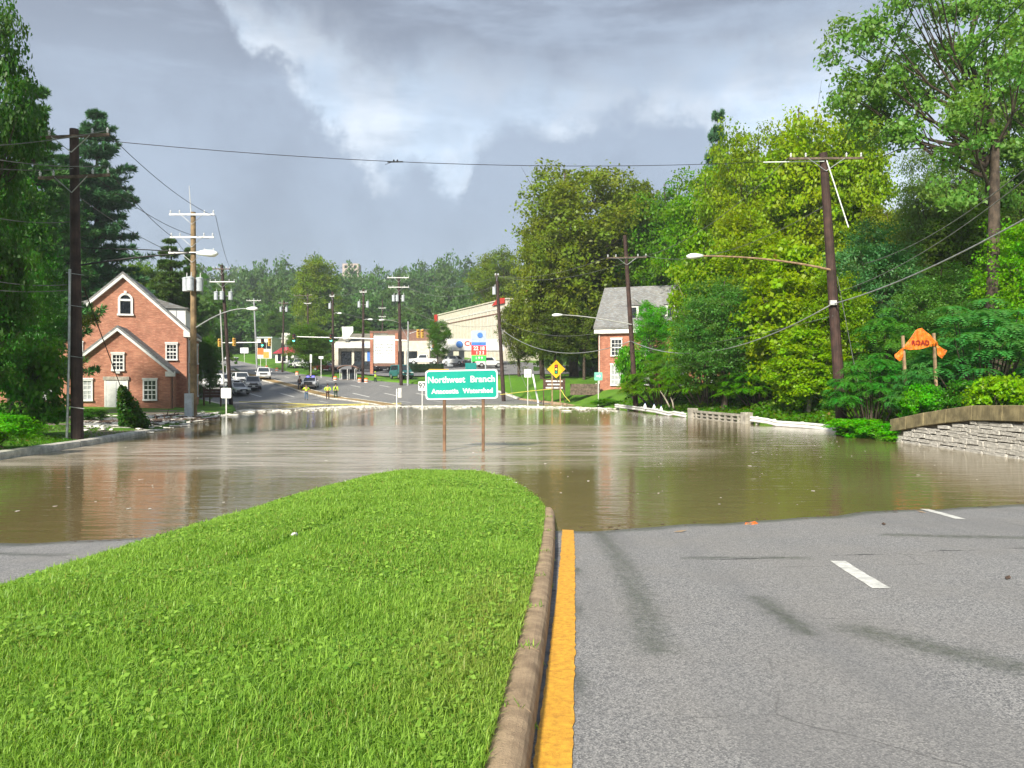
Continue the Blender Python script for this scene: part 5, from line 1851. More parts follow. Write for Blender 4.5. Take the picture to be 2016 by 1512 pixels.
G = pole('leaning brown utility pole with a long street lamp arm in front of the wood', P(1657, 830, 37.0), P(1620, 302, 37.0), .235, M_polebrown,
         arms=[(.975, 1.85, 1.85, .035, M_arm, .1)])
lamp_arm(G, P(1641, 533, 36.9), P(1520, 512, 36.2), P(1384, 504, 35.5), .78, M_woodpost, hdir=(-1, -.1, -.02), r=.045)
b0 = Vector(G.location)
MB().tube([P(1622, 318, 36.8) - b0, P(1502, 320, 36.8) - b0], .025, 6).build('insulator_strut', M_signwhite, G)
MB().tube([P(1626, 314, 36.8) - b0, P(1670, 448, 36.6) - b0], .028, 6).build('guy_insulator', M_signwhite, G)
MB().box(P(1640, 596, 36.7) - b0, (.30, .12, .22)).build('cable_clamp', M_alu, G)

# overhead cables
GC = 'overhead cables'
wire('long thin cable crossing the sky from the dark pole to the leaning pole', [P(172, 274, 29.1), P(1502, 319, 36.8)], .014, mid=P(780, 318, 32.5), mat_=M_wireblack)
sp = P(778, 319, 32.6)
o = thing('cable_spacer', 'small clamp with a dangling strand on the long sky cable', 'clamp', sp)
MB().tube([(-.32, 0, -.01), (.34, 0, 0)], .03, 6).build('clamp_bar', M_wireblack, o)
MB().tube([(-.1, 0, 0), (-.42, 0, -.12)], .012, 5).build('strand', M_wireblack, o)
MB().lathe([(.02, 0), (.045, .03), (.02, .07)], (-.05, 0, .02), 8).build('clamp_bolt', M_wireblack, o)
MB().lathe([(.02, 0), (.045, .03), (.02, .07)], (.1, 0, .02), 8).build('clamp_bolt', M_wireblack, o)
for i, (p, q, sg, lab) in enumerate((
        (P(-60, 305, 24), P(208, 327, 29.1), .15, 'upper of two pale cables reaching the dark pole from the left'),
        (P(-60, 327, 24), P(145, 332, 29.0), .1, 'lower of two pale cables reaching the dark pole from the left'),
        (P(-60, 290, 24), P(210, 258, 29.1), .1, 'top cable running left from the upper crossarm of the dark pole'),
        (P(-60, 418, 24), P(138, 437, 29.1), .15, 'single cable ending half way up the dark pole on its left'),
        (P(-60, 543, 24), P(136, 560, 29.1), .15, 'upper of two low cables behind the dark left trees'),
        (P(-60, 566, 24), P(136, 571, 29.1), .1, 'lower of two low cables behind the dark left trees'))):
    wire(lab, [p, q], .016, sg)
wire('thin cable from the dark pole up to the tan pole top', [P(212, 262, 29.2), P(420, 425, 47.9)], .014, .35, M_wireblack)
wire('cable falling from the lower crossarm of the dark pole to the tan pole, nearest', [P(212, 332, 29.2), P(345, 470, 47.9)], .016, .25, M_wireblack)
wire('cable from the left end of the lower crossarm down to the tan pole', [P(98, 345, 29.2), P(348, 500, 47.9)], .016, .3)
wire('cable from beside the dark pole shaft to the middle crossarm of the tan pole', [P(178, 340, 29.2), P(412, 470, 47.9)], .014, .5, M_wireblack)
wire('cable from the tan pole to the pole with three transformers', [P(425, 425, 48), P(455, 530, 80)], .016, .5)
wire('second cable from the tan pole to the pole with three transformers', [P(345, 470, 48), P(420, 540, 80)], .016, .5)
# right side
wire('thick cable from the leaning pole rising out of the picture at right', [P(1642, 598, 36.7), P(2120, 372, 22)], .030, .35, mat_=M_steel)
wire('thick cable sagging from the leaning pole to the thin dark pole', [P(1636, 600, 36.7), P(1243, 672, 61.2)], .032, mid=P(1400, 690, 46), mat_=M_steel)
wire('thick cable sagging from the thin dark pole to the pole right of the green sign', [P(1240, 672, 61.3), P(986, 648, 85.8)], .032, mid=P(1085, 692, 72), mat_=M_steel)
wire('thin cable below the thick one between leaning pole and thin dark pole', [P(1640, 622, 36.8), P(1244, 692, 61.2)], .014, .35)
wire('thin cable from the thin dark pole lamp to the pole right of the green sign', [P(1240, 640, 61.3), P(986, 630, 85.8)], .016, 1.3)
wire('left crossarm cable from the thin dark pole to the green sign pole', [P(1192, 508, 61.3), P(978, 543, 85.8)], .016, .7)
wire('right crossarm cable from the thin dark pole to the green sign pole', [P(1268, 504, 61.3), P(980, 545, 85.8)], .016, 1.0)
wire('upper cable from the leaning pole crossarm to the thin dark pole', [P(1550, 312, 36.6), P(1194, 507, 61.3)], .016, 1.6)
wire('lower cable from the leaning pole shaft to the thin dark pole crossarm', [P(1632, 400, 36.9), P(1268, 503, 61.3)], .016, 1.2)
wire('left cable rising from the leaning pole top towards the upper right', [P(1648, 296, 36.9), P(1830, -60, 20)], .016, .2, M_wireblack)
wire('right cable rising from the leaning pole crossarm through the tall tree', [P(1694, 292, 36.9), P(2080, -60, 20)], .016, .2, M_wireblack)
wire('double cable hanging in front of the wood at right, upper strand', [P(2100, 262, 24), P(1700, 520, 36)], .018, .6)
wire('double cable hanging in front of the wood at right, lower strand', [P(2100, 285, 24), P(1650, 575, 36.9)], .018, .6)
wire('upper cable between the green sign pole and the teal van pole', [P(978, 543, 85.8), P(806, 547, 103.8)], .02, 1.3)
wire('lower cable between the green sign pole and the teal van pole', [P(980, 560, 85.8), P(806, 567, 103.8)], .02, 1.3)
wire('cable from the pole by the teal van to the pole with two transformers', [P(765, 547, 103.8), P(722, 570, 110)], .018, .5)
wire('cable from the pole with two transformers to the pole by the street tree', [P(712, 570, 110), P(656, 578, 117)], .018, .5)
wire('cable from the pole by the street tree to the far brown pole top', [P(654, 578, 117), P(570, 578, 174)], .02, 1.0)
wire('low cable from the pole right of the green sign past the warehouse', [P(982, 640, 85.8), P(792, 600, 103.8)], .02, 1.2)
wire('low cable from the pole by the teal van to the street tree pole', [P(788, 628, 103.8), P(657, 610, 117)], .02, .6)
wire('cable crossing left from the three-transformer pole towards the hill', [P(440, 528, 80), P(557, 595, 135)], .018, .8)
# guys
for a, b_, lab, r_ in ((P(986, 640, 85.7), gp(1012, 780, 84), 'near guy wire of the pole right of the green sign', .022),
                       (P(988, 650, 85.7), gp(1052, 775, 83), 'far guy wire of the pole right of the green sign', .02),
                       (P(1648, 545, 36.8), gp(1705, 700, 37.5), 'guy wire behind the leaning pole', .016)):
    setp(MB().tube([Vector((0, 0, 0)), b_ - a], r_, 5).build('guy_wire', M_wire, None, loc=a), lab, 'guy wire', 'guy wires')
# pale sleeve leaning beside the white sign
a, b_ = P(1049, 737, 83), gp(1061, 778, 82)
setp(MB().tube([Vector((0, 0, 0)), b_ - a], .10, 7).build('guy_sleeve', M_signwhite, None, loc=a), 'slanting white guy sleeve between the blank sign and the diamond sign', 'guy sleeve')
# guy on the left with its sheath of ivy
a, b_ = P(165, 565, 29.2), Vector((P(268, 845, 37).x, 37, .1))
setp(MB().tube([Vector((0, 0, 0)), b_ - a], .02, 5).build('guy_wire', M_polebrown, None, loc=a), 'guy wire running from the dark pole down into the ivy cone', 'guy wire', 'guy wires')
rng = np.random.default_rng(55)
n = 5200
f = rng.random(n) ** 1.3
axis = np.array(b_ - a)
pt = np.array(b_) - axis * (f * .33)[:, None]
rad = (.62 * (1 - f) ** .8 + .10)
an = rng.uniform(0, 6.28, n)
rr = rad * np.sqrt(rng.random(n)) * 1.05
cpos = pt + np.stack([np.cos(an) * rr, np.sin(an) * rr, rng.normal(0, .1, n)], -1)
cpos[:, 2] = np.maximum(cpos[:, 2], .03)
nn = unit(np.stack([np.cos(an), np.sin(an), .5 + 0 * an], -1) + .6 * rng.standard_normal((n, 3)))
s = rng.uniform(.09, .19, n)
iv = thing('ivy_cone', 'dark cone of ivy grown up a guy wire in front of the house door', 'ivy', b_)
io = link('foliage', leaf_mesh('foliage', leaf_arrays(cpos - np.array(b_), nn, s, s * .8, rng), rng.random(n)), M_leaf, iv)
io.color = (.035, .110, .012, 1)
MB().tube([Vector((0, 0, 0)), (a - b_) * .3], [.12, .03], 7).build('stem', M_bark, iv)
# a leafy twig caught on the same wire
tw = thing('caught_branch', 'withered leafy branch caught on the guy wire before the house', 'branch', P(178, 628, 31))
n = 260
cpos = np.stack([rng.uniform(-.35, .35, n), rng.normal(0, .08, n), rng.normal(0, .10, n) - .0], -1)
cpos[:, 2] -= .9 * (cpos[:, 0]) ** 2
s = rng.uniform(.06, .14, n)
io = link('foliage', leaf_mesh('foliage', leaf_arrays(cpos, unit(rng.standard_normal((n, 3))), s, s * .6, rng), rng.random(n)), M_leaf, tw)
io.color = (.10, .13, .03, 1)
MB().tube([(-.4, 0, -.1), (0, 0, .02), (.45, 0, -.12)], .014, 5).build('stem', M_bark, tw)

# ------------------------------------------------------------------ signs
# the green watershed sign standing in the flood
sgd = 26.2
c0 = P(912, 890, sgd)
S = thing('watershed_sign', 'large green road sign reading Northwest Branch, on two posts in the flood', 'road sign', (c0.x, sgd, 0), R(-3))
kx = sgd / F
x0_, x1_ = (840 - 912) * kx, (983 - 912) * kx
zt_, zb_ = P(0, 728, sgd).z, P(0, 786, sgd).z


def rrect(x0, x1, z0, z1, r, n=5):
    pts = []
    for cx_, cz_, a0 in ((x1 - r, z1 - r, 0), (x0 + r, z1 - r, 90), (x0 + r, z0 + r, 180), (x1 - r, z0 + r, 270)):
        for k in range(n + 1):
            a_ = R(a0 + 90 * k / n)
            pts.append((cx_ + r * math.cos(a_), cz_ + r * math.sin(a_)))
    return pts


tilt = .022
pan = MB().prism(rrect(x0_, x1_, zb_, zt_, .10), 0, .03).build('panel', M_signwhite, S)
face = MB().prism(rrect(x0_ + .045, x1_ - .045, zb_ + .045, zt_ - .045, .10), -.004, -.001).build('green_face', M_green_sign, pan)
for wd_, sz_, ua, ub, fz in (('Northwest', .300, 844.5, 918.5, .665), ('Branch', .300, 929.5, 977.5, .665), ('Anacostia', .225, 851.5, 905.5, .275), ('Watershed', .225, 914.0, 973.5, .275)):
    txt = link('lettering', text_mesh(wd_, sz_, 'CENTER', .008, .002, 1.0, 1.02), M_signwhite, pan)
    txt.location = (((ua + ub) / 2 - 912) * kx, -.008, zb_ + (zt_ - zb_) * fz)
    txt.scale = ((ub - ua) * kx / txt.dimensions.x, 1, 1.0)
pan.rotation_euler = (0, -tilt, 0)
for u in (874, 951):
    x = (u - 912) * kx
    MB().box((x, .085, (zt_ - .9) / 2), (.10, .10, zt_ + .7)).build('post', M_postbrown, S, bevel=.008)

# yellow diamond: signals ahead
dd = 76.0
c0 = P(1095, 727, dd)
zg = float(groundz(c0.x, dd))
S = thing('signal_ahead_sign', 'yellow diamond traffic-signal-ahead sign on the far lawn', 'road sign', (c0.x, dd, zg))
zc = c0.z - zg
hd_ = 17.8 / F * dd
MB().prism([(-hd_, zc), (0, zc - hd_), (hd_, zc), (0, zc + hd_)], 0, .02).build('panel', M_yellow_sign, S)
h2 = hd_ * .30
sy = MB().prism(rrect(-h2 * .62, h2 * .62, zc - hd_ * .52, zc + hd_ * .52, .08), -.012, -.003).build('signal_symbol', M_black_print, S)
for k, mt_ in ((1, M_red), (0, M_tape), (-1, M_green_sign)):
    e = MB().lathe([(h2 * .40, 0), (h2 * .40, .01)], (0, 0, 0), 16).build('symbol_lens', mt_, sy, loc=(0, -.014, zc + k * hd_ * .33))
    e.rotation_euler = (R(90), 0, 0)
for u in (1087, 1103):
    x = (u - 1095) / F * dd
    MB().box((x, .07, (zc - .1) / 2 - .2), (.12, .10, zc + .1)).build('post', M_woodpost, S)
# brown notice board behind it
dd = 80.0
c0 = P(1091, 757, dd)
zg = float(groundz(c0.x, dd))
S = thing('park_sign', 'brown notice board with white lettering behind the yellow diamond', 'notice board', (c0.x, dd, zg))
zc = c0.z - zg
MB().bx(-1.05, 1.05, 0, .08, zc - .55, zc + .55).build('board', M_brown_sign, S)
for s_ in (-1.1, 1.1):
    MB().box((s_, .04, zc / 2 - .1), (.10, .10, zc + 1.5)).build('post', M_brown_sign, S)
for k, words_ in enumerate((((-.88, -.30), (-.22, .30), (.38, .88)), ((-.70, -.25), (-.15, .70)), ((-.88, -.10), (-.02, .45), (.53, .88)))):
    z = zc + .34 - k * .34
    for xa, xb in words_:
        MB().bx(xa, xb, -.012, -.003, z - .07, z + .07).build('print_word', M_signwhite, S)


def small_sign(name, label, u, v, d, wpx, hpx, mat_, post_mat=None, vb=None, parts=None, cat='road sign', base=None):
    c_ = P(u, v, d)
    zg_ = float(groundz(c_.x, d)) if base is None else base
    o_ = thing(name, label, cat, (c_.x, d, zg_))
    hw_, hh_ = wpx / 2 / F * d, hpx / 2 / F * d
    pn = MB().prism(rrect(-hw_, hw_, c_.z - zg_ - hh_, c_.z - zg_ + hh_, min(hw_, hh_) * .2), 0, .02).build('panel', mat_, o_)
    MB().box((0, .05, (c_.z - zg_) / 2 - .15), (.08, .06, c_.z - zg_ + hh_ + .3)).build('post', post_mat or M_alu, o_)
    if parts:
        parts(o_, pn, c_.z - zg_, hw_, hh_)
    return o_


def lines_on(o_, pn, zc_, hw_, hh_):
    for k in (-.35, -.15):
        MB().bx(-hw_ * .6, hw_ * .6, -.006, -.002, zc_ + hh_ * k - .025, zc_ + hh_ * k + .025).build('print_line', M_greyprint, pn)


small_sign('notice_sign', 'white rectangular sign on a thin post right of the green sign pole', 1039, 735, 80, 14, 16, M_signwhite, parts=lines_on)


def arrow_on(o_, pn, zc_, hw_, hh_):
    MB().prism([(-hw_ * .5, zc_ - .05), (.1, zc_ - .05), (.1, zc_ - .16), (hw_ * .6, zc_ + .03), (.1, zc_ + .2), (.1, zc_ + .09), (-hw_ * .5, zc_ + .09)], -.008, -.002).build('arrow_mark', M_signwhite, pn)


small_sign('guide_sign', 'small pale green sign on a white post in front of the brick wall', 1178, 741, 71, 16, 16, pm('pale_green_sheeting', (.22, .62, .48), .4, .05, 3), parts=arrow_on)
small_sign('notice_sign', 'small white panel on a post beside the tan pole', 445, 774, 55, 20, 20, M_signwhite, base=-.1, parts=None)


def route97(o_, pn, zc_, hw_, hh_):
    l_ = link('lettering', text_mesh('97', .62, 'CENTER', .01, .004), M_black_print, pn)
    l_.location = (0, -.006, zc_)


small_sign('route_sign', 'white square route sign at the left edge of the green sign', 831, 760, 66, 15, 18, M_signwhite, parts=route97, base=-1.0)
# marker post with a pale vertical panel in the water
o = thing('marker_post', 'thin white marker post with a pale panel standing in the flood', 'marker', (P(781, 800, 68).x, 68, -1.0))
MB().box((0, 0, 1.1), (.07, .07, 3.2)).build('post', M_signwhite, o)
MB().bx(.12, .42, -.02, .01, P(0, 783, 68).z + 1, P(0, 764, 68).z + 1).build('panel', M_offwhite, o)
MB().bx(.036, .12, -.015, .005, 2.3, 2.4).build('bracket', M_steel, o)
# far construction and street signs
small_sign('construction_sign', 'orange diamond work sign left of the red roof', 513, 692, 155, 12, 13, M_orange)
small_sign('construction_sign', 'second, lower orange work sign beside the red roof', 524, 699, 150, 11, 12, M_sighouse)
small_sign('shop_sign', 'white two-legged shop sign on the far right verge', 481, 690, 175, 16, 11, M_signwhite, M_offwhite, cat='sign')
small_sign('shop_sign', 'pale square sign high above the red-roofed shop', 563, 662, 140, 16, 13, M_offwhite, M_steel, cat='sign')
small_sign('street_sign', 'narrow white sign between the two trunks of the street tree', 612, 706, 120, 4, 16, M_signwhite)
small_sign('street_sign', 'little white sign on a thin pole right of the street tree', 632, 704, 119, 9, 5, M_signwhite)
small_sign('name_sign', 'teal street name sign just above the green sign', 927, 721, 96, 22, 13, pm('teal_sign', (.0, .22, .20), .4, .05, 3), cat='road sign')
o = thing('barricade_board', 'long yellow board peeping over the left half of the green sign', 'board', P(862, 729, 100))
MB().bx(-1.2, 1.4, 0, .06, -.18, .16).build('plank', M_sighouse, o)
for x in (-1.0, 1.1):
    MB().bx(x - .04, x + .04, .065, .13, -1.6, .1).build('leg', M_arm, o)
# brown park board on the left lawn
o = thing('park_board', 'dark brown plank board on posts on the lawn right of the brick house', 'notice board', gp(418, 790, 68))
for s_ in (-.75, .75):
    MB().box((s_, 0, .7), (.12, .12, 1.9)).build('post', M_brown_sign, o)
for k in range(3):
    MB().bx(-.68, .68, -.05, .05, .75 + k * .26, .98 + k * .26).build('plank', M_brown_sign, o)
# the orange roll-up sign drooping over two timber posts
od = 32.6
c0 = P(1813, 780, od)
zg = float(groundz(c0.x, od))
S = thing('rollup_road_sign', 'orange roll-up road work sign collapsed over two wooden posts', 'road sign', (c0.x, od, zg))
k_ = od / F


def opt(u, v):
    return ((u - 1813) * k_, P(0, v, od).z - zg)


def fabric(name, poly, yoff=0.0, amp=.028, parent=S):
    """A sagging sheet: the outline is filled and rippled in depth, with real thickness."""
    bm = bmesh.new()
    vs = [bm.verts.new((opt(u, v)[0], yoff, opt(u, v)[1])) for u, v in poly]
    bm.faces.new(vs)
    bmesh.ops.triangulate(bm, faces=bm.faces)
    bmesh.ops.subdivide_edges(bm, edges=bm.edges, cuts=3, use_grid_fill=True)
    for v in bm.verts:
        v.co.y += amp * math.sin(v.co.x * 21 + v.co.z * 6) + amp * .6 * math.sin(v.co.z * 19 - v.co.x * 8)
    me = bpy.data.meshes.new(name)
    bm.to_mesh(me)
    bm.free()
    o_ = link(name, me, M_orangefab, parent)
    md = o_.modifiers.new('thickness', 'SOLIDIFY')
    md.thickness = .012
    return o_


fab = fabric('sign_fabric', [(1774, 687), (1786, 670), (1798, 655), (1804, 648), (1812, 646), (1818, 652), (1830, 662), (1844, 676), (1840, 681), (1826, 683), (1808, 688), (1788, 689)], -.12)
fabric('hanging_flap', [(1776, 684), (1760, 698), (1760, 704), (1768, 711), (1775, 708), (1776, 694)], -.10, .03)
fabric('hanging_flap', [(1841, 679), (1849, 684), (1861, 690), (1858, 698), (1851, 706), (1844, 700)], -.10, .03)
MB().tube([(*opt(1778, 685)[:1], -.12, opt(1778, 685)[1]), (opt(1800, 651)[0], -.12, opt(1800, 651)[1])], .014, 6).build('spreader_rod', M_orange, S)
MB().tube([(opt(1814, 649)[0], -.12, opt(1814, 649)[1]), (opt(1845, 681)[0], -.12, opt(1845, 681)[1])], .014, 6).build('spreader_rod', M_orange, S)
tx = link('lettering', text_mesh('ROAD', .28, 'CENTER', .006, .004), pm('dark_red_print', (.28, .01, .008), .6, .1, 3), fab)
tx.location = (opt(1808, 0)[0], -.175, opt(0, 675.5)[1])
tx.scale = (.74 / max(tx.dimensions.x, .01), 1, 1)
for u0, v0, u1, v1 in ((1777, 661, 1787, 800), (1838, 656, 1846, 800)):
    p0_, p1_ = opt(u0, v0), opt(u1, v1)
    rot = Vector((p0_[0] - p1_[0], 0, p0_[1] - p1_[1] + .6)).to_track_quat('Z', 'Y').to_matrix()
    MB().box(((p0_[0] + p1_[0]) / 2, .0, (p0_[1] + p1_[1] - .6) / 2), (.11, .09, math.hypot(p0_[0] - p1_[0], p0_[1] - p1_[1]) + .6), rot=rot).build('post', M_woodpost, S)

# ------------------------------------------------------------------ traffic signals
def signal_head(parent, c_, face=1, lit=True, house=M_sigblack, d=None):
    """Three-lens head hanging at c_ (parent space)."""
    h = MB().box(c_, (.42, .28, 1.15)).build('signal_head', house, parent, bevel=.03)
    for k, z in enumerate((.36, 0, -.36)):
        on = lit and k == 2
        lens = MB().lathe([(.14, 0), (.13, .03)], (0, 0, 0), 12).build('lens', M_green_lamp if on else M_red_lamp if k == 0 else M_sighouse, h, loc=Vector(c_) + Vector((0, -.142 * face, z)))
        lens.rotation_euler = (R(90) * face, 0, 0)
        vs = MB().tube([Vector(c_) + Vector((0, -.16 * face, z + .13)), Vector(c_) + Vector((0, -.34 * face, z + .12))], .12, 8)
        vs.build('visor', house, h)
    return h


md_ = 104.0
bz_ = gp(803, 728, md_)
T1 = thing('signal_mast', 'grey steel signal mast whose arm reaches left over the far road', 'traffic light', bz_)
MB().tube([(0, 0, -.4), (0, 0, 3), (.05, 0, P(0, 633, md_).z - bz_.z)], [.17, .14, .10], 10).build('mast', M_steel, T1)
az = P(0, 665, md_).z - bz_.z
ln_ = (803 - 578) / F * md_
MB().tube([(-.1, 0, az - .4), (-ln_ * .4, 0, az - .1), (-ln_, 0, az + .15)], [.11, .09, .05], 8).build('mast_arm', M_alu, T1)
for u in (580, 653):
    signal_head(T1, Vector(((u - 803) / F * md_, -.25, az - .05)))
signal_head(T1, Vector(((823 - 803) / F * md_, .2, az + .55)), lit=False, house=M_sighouse)
signal_head(T1, Vector(((831 - 803) / F * md_, .3, az + .55)), lit=False, house=M_sighouse)
MB().tube([(0, .1, az + .5), ((833 - 803) / F * md_, .2, az + 1.2)], .04, 6).build('head_bracket', M_steel, T1)
MB().tube([(0, -.05, az - .2), ((790 - 803) / F * md_, 0, az + 1.5)], .03, 6).build('lamp_bracket', M_steel, T1)
md_ = 112.0
x0 = P(447, 700, md_).x
bz_ = Vector((x0, md_, float(groundz(x0, md_))))
T2 = thing('signal_mast', 'signal mast on the left whose arm crosses behind the transformer pole', 'traffic light', bz_)
az = P(0, 675, md_).z - bz_.z
MB().tube([(0, 0, -.4), (0, 0, az + .4)], [.15, .11], 10).build('mast', M_steel, T2)
ln_ = (524 - 447) / F * md_
MB().tube([(.1, 0, az), (ln_, 0, az + .08)], [.09, .05], 8).build('mast_arm', M_alu, T2)
MB().tube([(-.1, 0, az), (-1.0, 0, az)], .05, 8).build('mast_arm', M_alu, T2)
signal_head(T2, Vector(((518 - 447) / F * md_, -.25, az)))
signal_head(T2, Vector(((530 - 447) / F * md_, .2, az + .1)), lit=False, house=M_sighouse)
signal_head(T2, Vector(((462 - 447) / F * md_, -.2, az + .1)), lit=False, house=M_sighouse)
signal_head(T2, Vector((-1.05, -.1, az)), lit=False, house=M_sighouse)

# ------------------------------------------------------------------ vehicles
def vehicle(label, loc, heading, kind='sedan', paint=None, cat='car', name='parked_car', group='cars beyond the flood', bar=False, pushbar=False):
    """Front of the car points along local -y."""
    L_, W_, belt, roof = {'sedan': (4.7, 1.82, .92, 1.45), 'suv': (4.7, 1.92, 1.05, 1.75), 'pickup': (5.6, 1.98, 1.10, 1.85), 'van': (5.0, 2.0, 1.15, 2.05)}[kind]
    o_ = thing(name, label, cat, loc, heading, group)
    paint = paint or M_carwhite
    h = L_ / 2
    side = {'sedan': [(-h, .35), (-h + .02, .62), (-h + .35, .78), (-h + 1.25, .90), (h - .9, .95), (h - .05, .90), (h, .6), (h - .05, .30), (-h + .1, .28)],
            'suv': [(-h, .40), (-h + .02, .80), (-h + .30, .95), (-h + 1.15, 1.06), (h - .2, 1.10), (h - .02, 1.02), (h, .6), (h - .05, .38), (-h + .1, .36)],
            'pickup': [(-h, .48), (-h + .02, .95), (-h + .25, 1.08), (-h + 1.35, 1.15), (h - .05, 1.12), (h, 1.05), (h, .6), (h - .05, .48), (-h + .1, .45)],
            'van': [(-h, .40), (-h + .02, .85), (-h + .25, 1.0), (-h + .9, 1.15), (h - .05, 1.18), (h, 1.1), (h, .6), (h - .05, .38), (-h + .1, .36)]}[kind]
    body = MB().prism(side, -W_ / 2, W_ / 2, axis='x').build('body', paint, o_, bevel=.06)
    c0_, c1_, c2_, c3_ = {'sedan': (-h + 1.25, -h + 2.0, h - 1.5, h - .75), 'suv': (-h + 1.15, -h + 1.75, h - .55, h - .15), 'pickup': (-h + 1.35, -h + 1.95, -h + 3.3, -h + 3.5), 'van': (-h + .85, -h + 1.5, h - .25, h - .06)}[kind]
    zb_ = side[3][1] - .02
    wt = W_ * .40

    def cab(y0, y1, y2, y3, z0, z1, wb, wt_, sh=0.0):
        return [(-wb, y0, z0), (wb, y0, z0), (wb, y3, z0), (-wb, y3, z0), (-wt_, y1, z1), (wt_, y1, z1), (wt_, y2, z1), (-wt_, y2, z1)]
    vs = cab(c0_, c1_, c2_, c3_, zb_, roof, W_ * .47, wt)
    cabm = MB().add(vs, [(3, 2, 1, 0), (4, 5, 6, 7), (0, 1, 5, 4), (1, 2, 6, 5), (2, 3, 7, 6), (3, 0, 4, 7)]).build('cabin', paint, o_, bevel=.05)
    # glass set a little proud of the cabin faces
    def quad_on(a_, b_, c_, d_, mu0, mu1, mv0, mv1, push, nm, par):
        a_, b_, c_, d_ = map(Vector, (a_, b_, c_, d_))
        nr = (b_ - a_).cross(d_ - a_).normalized()
        def pt_(uu, vv):
            return a_.lerp(b_, uu).lerp(d_.lerp(c_, uu), vv)
        q4 = [pt_(mu0, mv0), pt_(mu1, mv0), pt_(mu1, mv1), pt_(mu0, mv1)]
        MB().add([p + nr * push for p in q4] + [p - nr * .02 for p in q4], [(0, 1, 2, 3), (7, 6, 5, 4), (0, 4, 5, 1), (1, 5, 6, 2), (2, 6, 7, 3), (3, 7, 4, 0)]).build(nm, M_carglass, par)
    quad_on(vs[0], vs[1], vs[5], vs[4], .07, .93, .10, .88, .012, 'windscreen', cabm)
    quad_on(vs[2], vs[3], vs[7], vs[6], .09, .91, .14, .86, .012, 'rear_window', cabm)
    quad_on(vs[1], vs[2], vs[6], vs[5], .10, .90, .16, .88, .012, 'side_window', cabm)
    quad_on(vs[3], vs[0], vs[4], vs[7], .10, .90, .16, .88, .012, 'side_window', cabm)
    if kind == 'pickup':
        MB().bx(-W_ / 2 + .12, W_ / 2 - .12, c3_ + .15, h - .12, 1.14, 1.20).build('bed_cover', M_cardark, o_)
    wr = .33 if kind == 'sedan' else .38
    for sx_ in (-1, 1):
        for yw in (-h + .88, h - .92):
            ty = MB().tube([(sx_ * (W_ / 2 - .20), yw, wr), (sx_ * (W_ / 2 + .015), yw, wr)], wr, 16).build('wheel', M_rubber, o_)
            MB().tube([(sx_ * (W_ / 2 + .016), yw, wr), (sx_ * (W_ / 2 + .03), yw, wr)], wr * .6, 12).build('rim', M_steel, ty)
        MB().box((sx_ * (W_ / 2 - .28), -h + .05, side[1][1] + .06), (.42, .14, .15)).build('headlight', M_headlamp, o_)
        MB().box((sx_ * (W_ / 2 - .2), h - .02, side[5][1] - .15), (.28, .1, .18)).build('tail_light', M_red, o_)
        MB().box((sx_ * (W_ / 2 + .09), c0_ + .45, zb_ + .12), (.18, .12, .13)).build('mirror', paint, o_)
    gr = MB().bx(-W_ * .27, W_ * .27, -h - .015, -h + .04, side[1][1] - .17, side[1][1] + .05).build('grille', M_dark, o_)
    MB().bx(-W_ * .46, W_ * .46, -h - .05, -h + .05, side[0][1] + .005, side[0][1] + .17).build('bumper', M_dark if kind != 'pickup' else M_steel, o_)
    MB().bx(-.18, .18, -h - .062, -h - .05, side[0][1] + .04, side[0][1] + .14).build('number_plate', M_signwhite, o_)
    if bar:
        lb = MB().bx(-.55, .55, (c1_ + c2_) / 2 - .12, (c1_ + c2_) / 2 + .12, roof + .01, roof + .12).build('light_bar', M_cardark, o_)
        for sx_ in (-1, 1):
            MB().bx(sx_ * .33 - .16, sx_ * .33 + .16, (c1_ + c2_) / 2 - .13, (c1_ + c2_) / 2 + .13, roof + .015, roof + .13).build('blue_lamp', M_blue_lamp, lb)
    if pushbar:
        MB().bx(-.5, .5, -h - .16, -h - .10, .38, .85).build('push_bumper', M_dark, o_)
        MB().box((.25, -h - .02, .70), (.2, .06, .1)).build('grille_lamp', M_blue_lamp, gr)
    return o_


def rp(u, d):
    x = P(u, 750, d).x
    return Vector((x, d, float(roadz(x, d)) + .01))


vehicle('white police car facing the flood between the officers', rp(611, 99.5), R(8), 'sedan', M_carwhite, bar=True, pushbar=True, name='police_car')
vehicle('silver-grey sport utility car approaching in the left lanes', rp(497, 98), R(22), 'suv', M_carsilver, name='approaching_car')
vehicle('white pickup truck coming down the hill behind the grey car', rp(519, 114), R(18), 'pickup', M_carwhite, 'truck', name='pickup_truck')
vehicle('white sedan turning behind the small white panel', rp(466, 94), R(40), 'sedan', M_carwhite, name='parked_car')
vehicle('white sport utility car at the kerb right of the brick house', rp(437, 101), R(70), 'suv', M_carwhite, name='parked_car')
vehicle('white car partly hidden behind the grey sport utility car', rp(474, 104), R(30), 'suv', M_carwhite, name='parked_car')
vehicle('white sedan far up the hill seen from the side', rp(449, 185), R(75), 'sedan', M_carwhite, name='moving_car')


def vp(u, d, dz=.05):
    x = P(u, 750, d).x
    return Vector((x, d, float(groundz(x, d)) + dz))


